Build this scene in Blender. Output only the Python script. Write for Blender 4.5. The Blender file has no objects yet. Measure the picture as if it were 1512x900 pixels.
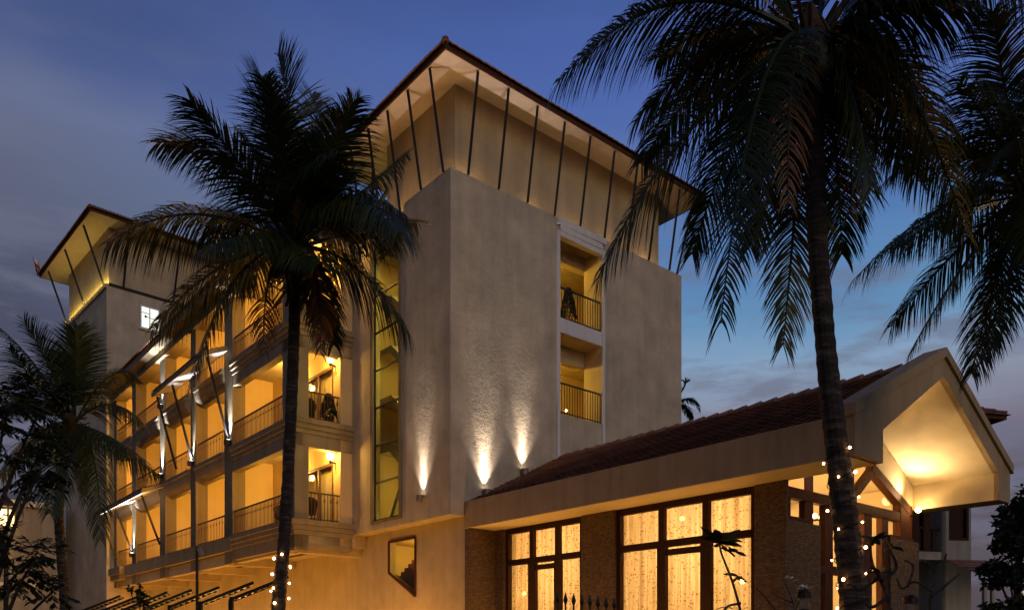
import bpy, bmesh, math, random
from math import sin, cos, pi, radians, sqrt
from mathutils import Vector, Matrix
from mathutils.geometry import tessellate_polygon

random.seed(11)
scene = bpy.context.scene
COL = scene.collection

# ------------------------------------------------------------------ camera
cam_d = bpy.data.cameras.new("camera")
cam = bpy.data.objects.new("camera", cam_d)
COL.objects.link(cam)
cam.location = (0, 0, 1.6)
cam.rotation_euler = (radians(90), 0, 0)
cam_d.sensor_width = 36.0
cam_d.lens = 36.0 * 1175.9 / 1512.0
cam_d.shift_y = (952.4 - 450.0) / 1512.0
cam_d.clip_end = 3000
cam_d.clip_start = 0.1
scene.camera = cam

# ------------------------------------------------------------------ colour management
vs = scene.view_settings
vs.view_transform = 'Standard'
vs.look = 'None'
vs.exposure = 0.0
vs.gamma = 1.0
vs.use_curve_mapping = False
scene.cycles.use_denoising = True
scene.cycles.max_bounces = 6
scene.cycles.diffuse_bounces = 3
scene.cycles.glossy_bounces = 2
scene.cycles.transmission_bounces = 4
scene.cycles.transparent_max_bounces = 16
scene.cycles.sample_clamp_indirect = 4.0
scene.cycles.caustics_reflective = False
scene.cycles.caustics_refractive = False


def lin(r, g, b):
    f = lambda c: (c / 255 / 12.92) if c / 255 <= 0.04045 else ((c / 255 + 0.055) / 1.055) ** 2.4
    return (f(r), f(g), f(b), 1.0)


# ------------------------------------------------------------------ sky (dusk)
world = bpy.data.worlds.new("World")
scene.world = world
world.use_nodes = True
wn = world.node_tree.nodes
wl = world.node_tree.links
wn.clear()


def wnode(t, **kw):
    n = wn.new(t)
    for k, v in kw.items():
        setattr(n, k, v)
    return n


def ramp(nodes, stops, interp='LINEAR'):
    n = nodes.new('ShaderNodeValToRGB')
    cr = n.color_ramp
    cr.interpolation = interp
    while len(cr.elements) > 1:
        cr.elements.remove(cr.elements[-1])
    cr.elements[0].position = stops[0][0]
    cr.elements[0].color = stops[0][1]
    for p, c in stops[1:]:
        e = cr.elements.new(p)
        e.color = c
    return n


w_out = wnode('ShaderNodeOutputWorld')
w_bg = wnode('ShaderNodeBackground')
w_sky = wnode('ShaderNodeTexSky', sky_type='NISHITA')
w_sky.sun_disc = False
w_sky.sun_elevation = radians(1.5)
w_sky.sun_rotation = radians(140)
w_tc = wnode('ShaderNodeTexCoord')
w_sep = wnode('ShaderNodeSeparateXYZ')
wl.new(w_tc.outputs['Generated'], w_sep.inputs[0])
right = ramp(wn, [(0.0, lin(70, 62, 72)), (0.17, lin(92, 84, 98)), (0.225, lin(114, 108, 126)), (0.285, lin(132, 138, 158)),
                  (0.325, lin(128, 156, 186)), (0.375, lin(96, 138, 178)), (0.44, lin(80, 118, 172)),
                  (0.52, lin(82, 108, 170)), (0.59, lin(72, 96, 162)), (0.66, lin(58, 78, 136)), (1.0, lin(34, 44, 86))])
left = ramp(wn, [(0.0, lin(46, 44, 58)), (0.25, lin(56, 56, 74)), (0.35, lin(70, 73, 96)), (0.44, lin(92, 98, 122)),
                 (0.50, lin(98, 106, 138)), (0.56, lin(72, 86, 130)), (0.62, lin(57, 74, 118)), (1.0, lin(34, 44, 86))])
# slow waviness of the cloud bands
w_map = wnode('ShaderNodeMapping')
w_map.inputs['Scale'].default_value = (1.6, 1.6, 5.0)
wl.new(w_tc.outputs['Generated'], w_map.inputs[0])
w_n1 = wnode('ShaderNodeTexNoise')
w_n1.inputs['Scale'].default_value = 1.5
w_n1.inputs['Detail'].default_value = 6
w_n1.inputs['Roughness'].default_value = 0.55
wl.new(w_map.outputs[0], w_n1.inputs['Vector'])
w_off = wnode('ShaderNodeMath', operation='MULTIPLY_ADD')
wl.new(w_n1.outputs['Fac'], w_off.inputs[0])
w_off.inputs[1].default_value = 0.16
w_off.inputs[2].default_value = -0.08
w_add = wnode('ShaderNodeMath', operation='ADD')
wl.new(w_sep.outputs['Z'], w_add.inputs[0])
wl.new(w_off.outputs[0], w_add.inputs[1])
wl.new(w_add.outputs[0], right.inputs[0])
wl.new(w_add.outputs[0], left.inputs[0])
w_side = wnode('ShaderNodeMapRange', interpolation_type='SMOOTHSTEP')
w_side.inputs['From Min'].default_value = -0.50
w_side.inputs['From Max'].default_value = 0.02
wl.new(w_sep.outputs['X'], w_side.inputs['Value'])
w_mix = wnode('ShaderNodeMix', data_type='RGBA')
wl.new(w_side.outputs['Result'], w_mix.inputs['Factor'])
wl.new(left.outputs[0], w_mix.inputs['A'])
wl.new(right.outputs[0], w_mix.inputs['B'])
# streaky grey clouds, mostly low
w_map2 = wnode('ShaderNodeMapping')
w_map2.inputs['Scale'].default_value = (2.2, 2.2, 9.0)
w_map2.inputs['Rotation'].default_value = (0, radians(10), 0)
wl.new(w_tc.outputs['Generated'], w_map2.inputs[0])
w_n2 = wnode('ShaderNodeTexNoise')
w_n2.inputs['Scale'].default_value = 2.6
w_n2.inputs['Detail'].default_value = 8
w_n2.inputs['Roughness'].default_value = 0.6
wl.new(w_map2.outputs[0], w_n2.inputs['Vector'])
w_cr = ramp(wn, [(0.50, (0, 0, 0, 1)), (0.62, (1, 1, 1, 1))])
wl.new(w_n2.outputs['Fac'], w_cr.inputs[0])
w_low = wnode('ShaderNodeMapRange')
w_low.inputs['From Min'].default_value = 0.62
w_low.inputs['From Max'].default_value = 0.28
w_low.inputs['To Max'].default_value = 0.75
wl.new(w_sep.outputs['Z'], w_low.inputs['Value'])
w_mul = wnode('ShaderNodeMath', operation='MULTIPLY')
wl.new(w_cr.outputs[0], w_mul.inputs[0])
wl.new(w_low.outputs['Result'], w_mul.inputs[1])
w_mix2 = wnode('ShaderNodeMix', data_type='RGBA')
wl.new(w_mul.outputs[0], w_mix2.inputs['Factor'])
wl.new(w_mix.outputs['Result'], w_mix2.inputs['A'])
w_mix2.inputs['B'].default_value = lin(104, 106, 128)
# a little of the physical twilight sky on top
w_nis = wnode('ShaderNodeMix', data_type='RGBA', blend_type='ADD')
w_nis.inputs['Factor'].default_value = 0.01
wl.new(w_mix2.outputs['Result'], w_nis.inputs['A'])
wl.new(w_sky.outputs[0], w_nis.inputs['B'])
wl.new(w_nis.outputs['Result'], w_bg.inputs['Color'])
w_bg.inputs['Strength'].default_value = 1.05
wl.new(w_bg.outputs[0], w_out.inputs['Surface'])

# ------------------------------------------------------------------ the last of the daylight
sun_d = bpy.data.lights.new("sun", 'SUN')
sun_d.energy = 0.43
sun_d.angle = radians(30)
sun_d.color = (1.0, 0.70, 0.37)
sun = bpy.data.objects.new("sun", sun_d)
COL.objects.link(sun)
sun.rotation_euler = Vector((-0.50, 0.82, -0.30)).to_track_quat('-Z', 'Y').to_euler()


# ================================================================== materials
def new_mat(name):
    m = bpy.data.materials.new(name)
    m.use_nodes = True
    nt = m.node_tree
    return m, nt.nodes, nt.links, nt.nodes['Principled BSDF']


def plaster(name, c, var=0.12, bump=0.25, scale=1.0, rough=0.9, stain=0.25):
    m, n, l, p = new_mat(name)
    tc = n.new('ShaderNodeTexCoord')
    a = n.new('ShaderNodeTexNoise')
    a.inputs['Scale'].default_value = 1.1 * scale
    a.inputs['Detail'].default_value = 8
    a.inputs['Roughness'].default_value = 0.62
    l.new(tc.outputs['Object'], a.inputs['Vector'])
    b = n.new('ShaderNodeTexNoise')
    b.inputs['Scale'].default_value = 7 * scale
    b.inputs['Detail'].default_value = 9
    b.inputs['Roughness'].default_value = 0.7
    l.new(tc.outputs['Object'], b.inputs['Vector'])
    lo = tuple(x * (1 - var) for x in c) + (1,)
    hi = tuple(min(1, x * (1 + var)) for x in c) + (1,)
    r = ramp(n, [(0.3, lo), (0.7, hi)])
    l.new(a.outputs['Fac'], r.inputs[0])
    # vertical weather streaks
    mp = n.new('ShaderNodeMapping')
    mp.inputs['Scale'].default_value = (3.0 * scale, 3.0 * scale, 0.22 * scale)
    l.new(tc.outputs['Object'], mp.inputs[0])
    st = n.new('ShaderNodeTexNoise')
    st.inputs['Scale'].default_value = 1.3
    st.inputs['Detail'].default_value = 6
    l.new(mp.outputs[0], st.inputs['Vector'])
    sr = ramp(n, [(0.42, (1, 1, 1, 1)), (0.75, (1 - stain,) * 3 + (1,))])
    l.new(st.outputs['Fac'], sr.inputs[0])
    mx = n.new('ShaderNodeMix')
    mx.data_type = 'RGBA'
    mx.blend_type = 'MULTIPLY'
    mx.inputs['Factor'].default_value = 1
    l.new(r.outputs[0], mx.inputs['A'])
    l.new(sr.outputs[0], mx.inputs['B'])
    l.new(mx.outputs['Result'], p.inputs['Base Color'])
    p.inputs['Roughness'].default_value = rough
    p.inputs['Specular IOR Level'].default_value = 0.2
    ad = n.new('ShaderNodeMath')
    ad.operation = 'ADD'
    l.new(a.outputs['Fac'], ad.inputs[0])
    l.new(b.outputs['Fac'], ad.inputs[1])
    bp = n.new('ShaderNodeBump')
    bp.inputs['Strength'].default_value = bump
    bp.inputs['Distance'].default_value = 0.04
    l.new(ad.outputs[0], bp.inputs['Height'])
    l.new(bp.outputs[0], p.inputs['Normal'])
    return m


def plain(name, c, rough=0.6, metal=0.0, var=0.15, scale=6.0, spec=0.3):
    m, n, l, p = new_mat(name)
    tc = n.new('ShaderNodeTexCoord')
    a = n.new('ShaderNodeTexNoise')
    a.inputs['Scale'].default_value = scale
    a.inputs['Detail'].default_value = 4
    l.new(tc.outputs['Object'], a.inputs['Vector'])
    r = ramp(n, [(0.3, tuple(x * (1 - var) for x in c) + (1,)), (0.7, tuple(min(1, x * (1 + var)) for x in c) + (1,))])
    l.new(a.outputs['Fac'], r.inputs[0])
    l.new(r.outputs[0], p.inputs['Base Color'])
    p.inputs['Roughness'].default_value = rough
    p.inputs['Metallic'].default_value = metal
    p.inputs['Specular IOR Level'].default_value = spec
    return m


def wood(name, c, rough=0.72):
    m, n, l, p = new_mat(name)
    tc = n.new('ShaderNodeTexCoord')
    mp = n.new('ShaderNodeMapping')
    mp.inputs['Scale'].default_value = (9, 9, 1.2)
    l.new(tc.outputs['Object'], mp.inputs[0])
    a = n.new('ShaderNodeTexNoise')
    a.inputs['Scale'].default_value = 3
    a.inputs['Detail'].default_value = 6
    l.new(mp.outputs[0], a.inputs['Vector'])
    r = ramp(n, [(0.3, tuple(x * 0.6 for x in c) + (1,)), (0.7, tuple(x * 1.3 for x in c) + (1,))])
    l.new(a.outputs['Fac'], r.inputs[0])
    l.new(r.outputs[0], p.inputs['Base Color'])
    p.inputs['Roughness'].default_value = rough
    p.inputs['Specular IOR Level'].default_value = 0.15
    return m


def emit(name, c, s):
    m = bpy.data.materials.new(name)
    m.use_nodes = True
    n = m.node_tree.nodes
    n.clear()
    o = n.new('ShaderNodeOutputMaterial')
    e = n.new('ShaderNodeEmission')
    e.inputs['Color'].default_value = (*c, 1)
    e.inputs['Strength'].default_value = s
    m.node_tree.links.new(e.outputs[0], o.inputs['Surface'])
    return m


def glass(name, tint=(0.93, 0.96, 0.93), refl=0.9):
    m = bpy.data.materials.new(name)
    m.use_nodes = True
    n = m.node_tree.nodes
    l = m.node_tree.links
    n.clear()
    o = n.new('ShaderNodeOutputMaterial')
    t = n.new('ShaderNodeBsdfTransparent')
    t.inputs['Color'].default_value = (*tint, 1)
    g = n.new('ShaderNodeBsdfGlossy')
    g.inputs['Roughness'].default_value = 0.02
    g.inputs['Color'].default_value = (refl, refl, refl, 1)
    lw = n.new('ShaderNodeLayerWeight')
    lw.inputs['Blend'].default_value = 0.5
    pw = n.new('ShaderNodeMath')
    pw.operation = 'POWER'
    l.new(lw.outputs['Facing'], pw.inputs[0])
    pw.inputs[1].default_value = 5.0
    fr = n.new('ShaderNodeMath')
    fr.operation = 'MULTIPLY_ADD'
    l.new(pw.outputs[0], fr.inputs[0])
    fr.inputs[1].default_value = 0.8
    fr.inputs[2].default_value = 0.04
    mx = n.new('ShaderNodeMixShader')
    l.new(fr.outputs[0], mx.inputs[0])
    l.new(t.outputs[0], mx.inputs[1])
    l.new(g.outputs[0], mx.inputs[2])
    l.new(mx.outputs[0], o.inputs['Surface'])
    return m


def brick_mat():
    m, n, l, p = new_mat("stone_cladding")
    tc = n.new('ShaderNodeTexCoord')
    sp = n.new('ShaderNodeSeparateXYZ')
    l.new(tc.outputs['Object'], sp.inputs[0])
    ad = n.new('ShaderNodeMath')
    ad.operation = 'ADD'
    l.new(sp.outputs['X'], ad.inputs[0])
    l.new(sp.outputs['Y'], ad.inputs[1])
    cb = n.new('ShaderNodeCombineXYZ')
    l.new(ad.outputs[0], cb.inputs['X'])
    l.new(sp.outputs['Z'], cb.inputs['Y'])
    br = n.new('ShaderNodeTexBrick')
    br.inputs['Scale'].default_value = 1.0
    br.inputs['Brick Width'].default_value = 0.11
    br.inputs['Row Height'].default_value = 0.042
    br.inputs['Mortar Size'].default_value = 0.004
    br.inputs['Bias'].default_value = -0.1
    br.inputs['Color1'].default_value = (0.20, 0.125, 0.065, 1)
    br.inputs['Color2'].default_value = (0.11, 0.062, 0.03, 1)
    br.inputs['Mortar'].default_value = (0.05, 0.03, 0.018, 1)
    l.new(cb.outputs[0], br.inputs['Vector'])
    no = n.new('ShaderNodeTexNoise')
    no.inputs['Scale'].default_value = 18
    no.inputs['Detail'].default_value = 5
    l.new(tc.outputs['Object'], no.inputs['Vector'])
    mx = n.new('ShaderNodeMix')
    mx.data_type = 'RGBA'
    mx.blend_type = 'MULTIPLY'
    mx.inputs['Factor'].default_value = 0.7
    rr = ramp(n, [(0.3, (0.5, 0.5, 0.5, 1)), (0.7, (1.2, 1.2, 1.2, 1))])
    l.new(no.outputs['Fac'], rr.inputs[0])
    l.new(br.outputs['Color'], mx.inputs['A'])
    l.new(rr.outputs[0], mx.inputs['B'])
    l.new(mx.outputs['Result'], p.inputs['Base Color'])
    p.inputs['Roughness'].default_value = 0.9
    h = n.new('ShaderNodeMath')
    h.operation = 'MULTIPLY_ADD'
    l.new(no.outputs['Fac'], h.inputs[0])
    h.inputs[1].default_value = 0.6
    inv = n.new('ShaderNodeMath')
    inv.operation = 'SUBTRACT'
    inv.inputs[0].default_value = 1.0
    l.new(br.outputs['Fac'], inv.inputs[1])
    l.new(inv.outputs[0], h.inputs[2])
    bp = n.new('ShaderNodeBump')
    bp.inputs['Strength'].default_value = 1.0
    bp.inputs['Distance'].default_value = 0.03
    l.new(h.outputs[0], bp.inputs['Height'])
    l.new(bp.outputs[0], p.inputs['Normal'])
    return m


def curtain_mat():
    m = bpy.data.materials.new("floral_sheer")
    m.use_nodes = True
    n = m.node_tree.nodes
    l = m.node_tree.links
    n.clear()
    o = n.new('ShaderNodeOutputMaterial')
    tc = n.new('ShaderNodeTexCoord')
    sp = n.new('ShaderNodeSeparateXYZ')
    l.new(tc.outputs['Object'], sp.inputs[0])
    cb = n.new('ShaderNodeCombineXYZ')
    l.new(sp.outputs['Y'], cb.inputs['X'])
    l.new(sp.outputs['Z'], cb.inputs['Y'])
    vo = n.new('ShaderNodeTexVoronoi')
    vo.inputs['Scale'].default_value = 14.0
    vo.inputs['Randomness'].default_value = 0.75
    l.new(cb.outputs[0], vo.inputs['Vector'])
    no = n.new('ShaderNodeTexNoise')
    no.inputs['Scale'].default_value = 26
    no.inputs['Detail'].default_value = 2
    l.new(cb.outputs[0], no.inputs['Vector'])
    a = n.new('ShaderNodeMath')
    a.operation = 'MULTIPLY_ADD'
    l.new(no.outputs['Fac'], a.inputs[0])
    a.inputs[1].default_value = 0.55
    l.new(vo.outputs['Distance'], a.inputs[2])
    r0 = ramp(n, [(0.45, (0.46, 0.33, 0.18, 1)), (0.68, (0.94, 0.84, 0.64, 1))])
    mp = n.new('ShaderNodeMapping')
    mp.inputs['Scale'].default_value = (7.0, 0.25, 1)
    l.new(cb.outputs[0], mp.inputs[0])
    pl = n.new('ShaderNodeTexNoise')
    pl.inputs['Scale'].default_value = 2.2
    pl.inputs['Detail'].default_value = 4
    l.new(mp.outputs[0], pl.inputs['Vector'])
    pr = ramp(n, [(0.32, (0.62, 0.56, 0.46, 1)), (0.62, (1, 1, 1, 1))])  # vertical streaks: cloth density, with pleat shading put into the colour
    l.new(pl.outputs['Fac'], pr.inputs[0])
    r = n.new('ShaderNodeMix')
    r.data_type = 'RGBA'
    r.blend_type = 'MULTIPLY'
    r.inputs['Factor'].default_value = 1.0
    l.new(r0.outputs[0], r.inputs['A'])
    l.new(pr.outputs[0], r.inputs['B'])
    l.new(a.outputs[0], r0.inputs[0])
    tl = n.new('ShaderNodeBsdfTranslucent')
    df = n.new('ShaderNodeBsdfDiffuse')
    tr = n.new('ShaderNodeBsdfTransparent')
    l.new(r.outputs['Result'], tl.inputs['Color'])
    l.new(r.outputs['Result'], df.inputs['Color'])
    l.new(r.outputs['Result'], tr.inputs['Color'])
    m1 = n.new('ShaderNodeMixShader')
    m1.inputs[0].default_value = 0.35
    l.new(tl.outputs[0], m1.inputs[1])
    l.new(df.outputs[0], m1.inputs[2])
    m2 = n.new('ShaderNodeMixShader')
    m2.inputs[0].default_value = 0.22
    l.new(m1.outputs[0], m2.inputs[1])
    l.new(tr.outputs[0], m2.inputs[2])
    l.new(m2.outputs[0], o.inputs['Surface'])
    return m


def leaf_mat(name, c, trans=0.25):
    m, n, l, p = new_mat(name)
    g = n.new('ShaderNodeNewGeometry')
    r = ramp(n, [(0.0, tuple(x * 0.6 for x in c) + (1,)), (0.75, tuple(x * 1.15 for x in c) + (1,)),
                 (1.0, (c[0] * 2.4, c[1] * 1.5, c[2] * 1.2, 1))])
    l.new(g.outputs['Random Per Island'], r.inputs[0])
    l.new(r.outputs[0], p.inputs['Base Color'])
    p.inputs['Roughness'].default_value = 0.42
    p.inputs['Specular IOR Level'].default_value = 0.35
    tl = n.new('ShaderNodeBsdfTranslucent')
    l.new(r.outputs[0], tl.inputs['Color'])
    mx = n.new('ShaderNodeMixShader')
    mx.inputs[0].default_value = trans
    l.new(p.outputs[0], mx.inputs[1])
    l.new(tl.outputs[0], mx.inputs[2])
    l.new(mx.outputs[0], n['Material Output'].inputs['Surface'])
    return m


def bark_mat():
    m, n, l, p = new_mat("palm_bark")
    tc = n.new('ShaderNodeTexCoord')
    mp = n.new('ShaderNodeMapping')
    mp.inputs['Scale'].default_value = (1.5, 1.5, 9.0)
    l.new(tc.outputs['Object'], mp.inputs[0])
    a = n.new('ShaderNodeTexNoise')
    a.inputs['Scale'].default_value = 2.2
    a.inputs['Detail'].default_value = 7
    a.inputs['Roughness'].default_value = 0.65
    l.new(mp.outputs[0], a.inputs['Vector'])
    b = n.new('ShaderNodeTexNoise')
    b.inputs['Scale'].default_value = 9
    b.inputs['Detail'].default_value = 4
    l.new(tc.outputs['Object'], b.inputs['Vector'])
    ml = n.new('ShaderNodeMath')
    ml.operation = 'MULTIPLY_ADD'
    l.new(b.outputs['Fac'], ml.inputs[0])
    ml.inputs[1].default_value = 0.5
    l.new(a.outputs['Fac'], ml.inputs[2])
    r = ramp(n, [(0.55, (0.012, 0.009, 0.007, 1)), (0.78, (0.034, 0.025, 0.018, 1)), (0.98, (0.11, 0.09, 0.07, 1))])
    l.new(ml.outputs[0], r.inputs[0])
    l.new(r.outputs[0], p.inputs['Base Color'])
    p.inputs['Roughness'].default_value = 0.95
    bp = n.new('ShaderNodeBump')
    bp.inputs['Strength'].default_value = 0.9
    bp.inputs['Distance'].default_value = 0.04
    l.new(ml.outputs[0], bp.inputs['Height'])
    l.new(bp.outputs[0], p.inputs['Normal'])
    return m


def tile_mat():
    m, n, l, p = new_mat("terracotta_tile")
    tc = n.new('ShaderNodeTexCoord')
    a = n.new('ShaderNodeTexNoise')
    a.inputs['Scale'].default_value = 3.5
    a.inputs['Detail'].default_value = 8
    l.new(tc.outputs['Object'], a.inputs['Vector'])
    r = ramp(n, [(0.3, (0.15, 0.068, 0.040, 1)), (0.55, (0.28, 0.12, 0.066, 1)), (0.75, (0.38, 0.19, 0.11, 1))])
    l.new(a.outputs['Fac'], r.inputs[0])
    l.new(r.outputs[0], p.inputs['Base Color'])
    p.inputs['Roughness'].default_value = 0.7
    bp = n.new('ShaderNodeBump')
    bp.inputs['Strength'].default_value = 0.4
    bp.inputs['Distance'].default_value = 0.02
    l.new(a.outputs['Fac'], bp.inputs['Height'])
    l.new(bp.outputs[0], p.inputs['Normal'])
    return m


M = dict(
    block=plaster("rough_plaster", (0.54, 0.455, 0.315), var=0.20, bump=0.40, stain=0.14),
    cream=plaster("cream_plaster", (0.50, 0.40, 0.25), var=0.14, bump=0.2, stain=0.10),
    balcony=plaster("balcony_paint", (0.74, 0.55, 0.27), var=0.05, bump=0.08, stain=0.08),
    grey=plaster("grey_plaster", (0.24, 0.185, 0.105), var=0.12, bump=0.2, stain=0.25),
    white=plaster("white_plaster", (0.74, 0.72, 0.68), var=0.06, bump=0.1, stain=0.12),
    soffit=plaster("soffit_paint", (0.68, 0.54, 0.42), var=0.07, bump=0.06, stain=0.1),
    annex=plaster("annex_plaster", (0.43, 0.315, 0.175), var=0.1, bump=0.12, stain=0.22),
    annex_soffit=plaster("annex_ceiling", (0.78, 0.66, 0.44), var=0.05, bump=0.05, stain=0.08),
    tile=tile_mat(),
    iron=plain("dark_iron", (0.018, 0.015, 0.014), rough=0.5, metal=0.3),
    rail=plain("brown_iron", (0.10, 0.05, 0.03), rough=0.5),
    wood=wood("dark_timber", (0.042, 0.017, 0.009)),
    timber=wood("red_timber", (0.085, 0.030, 0.012)),
    brick=brick_mat(),
    glass=glass("window_glass"),
    tglass=glass("stair_glass", tint=(0.78, 0.80, 0.50)),
    sheer=curtain_mat(),
    curtain=plaster("striped_curtain", (0.60, 0.48, 0.26), var=0.2, bump=0.1, stain=0.3),
    frond=leaf_mat("palm_leaf", (0.030, 0.050, 0.016)),
    leaf=leaf_mat("tree_leaf", (0.018, 0.030, 0.011)),
    dry=leaf_mat("dry_palm_leaf", (0.11, 0.065, 0.028)),
    rachis=plain("palm_rachis", (0.10, 0.085, 0.03), rough=0.6),
    bark=bark_mat(),
    fibre=plain("palm_fibre", (0.085, 0.048, 0.026), rough=0.95, var=0.4, scale=12),
    nut=plain("coconut_husk", (0.09, 0.085, 0.03), rough=0.6),
    black=plain("black_wicker", (0.02, 0.013, 0.01), rough=0.7),
    metal=plain("lamp_metal", (0.30, 0.25, 0.20), rough=0.45, metal=0.5),
    grass=plain("lawn_grass", (0.035, 0.055, 0.018), rough=1.0, var=0.5, scale=1.5),
    housewall=plaster("house_wall", (0.33, 0.31, 0.26), var=0.1, bump=0.1, stain=0.3),
    petal=plain("white_petal", (0.75, 0.72, 0.62), rough=0.7),
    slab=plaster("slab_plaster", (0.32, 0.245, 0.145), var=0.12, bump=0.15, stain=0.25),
    stair=wood("stair_timber", (0.34, 0.15, 0.06)),
    e_lantern=emit("lantern_glow", (1.0, 0.62, 0.22), 5),
    e_warm=emit("warm_bulb", (1.0, 0.62, 0.22), 22),
    e_sconce=emit("sconce_glow", (1.0, 0.66, 0.24), 14),
    e_fairy=emit("fairy_bulb", (1.0, 0.50, 0.20), 34),
    e_led=emit("led_strip", (1.0, 0.70, 0.12), 7),
    e_cold=emit("cold_led", (0.86, 0.90, 1.0), 9),
    e_lens=emit("uplight_lens", (1.0, 0.86, 0.70), 12),
    e_win=emit("bathroom_light", (0.95, 1.0, 0.86), 1.25),
)


# ================================================================== helpers
TH = 0.698
C0 = (-1.777, 23.0)


def make_frame(ox, oy, th):
    c, s = cos(th), sin(th)

    def F(u, v, z):
        return Vector((ox - u * s + v * c, oy + u * c + v * s, z))
    F.th = th
    return F


H = make_frame(C0[0], C0[1], TH)          # u runs back to the left, v back to the right
TT = make_frame(-22.009, 43.228, 0.755)   # the tower stands a little turned
W0 = make_frame(0, 0, 0)                  # F(u,v,z) -> x=v, y=u


def XYZ(x, y, z):
    return Vector((x, y, z))


ROOT = {}


def thing(name, label, cat, loc, rz=0.0, group=None, kind=None):
    o = bpy.data.objects.new(name, None)
    COL.objects.link(o)
    o.empty_display_size = 0.3
    o.location = loc
    o.rotation_euler = (0, 0, rz)
    o['label'] = label
    o['category'] = cat
    if group:
        o['group'] = group
    ROOT[o.name] = (Vector(loc), rz)
    return o


def tag(o, label=None, cat=None, group=None, kind=None):
    if label:
        o['label'] = label
    if cat:
        o['category'] = cat
    if group:
        o['group'] = group
    if kind:
        o['kind'] = kind
    return o


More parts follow.
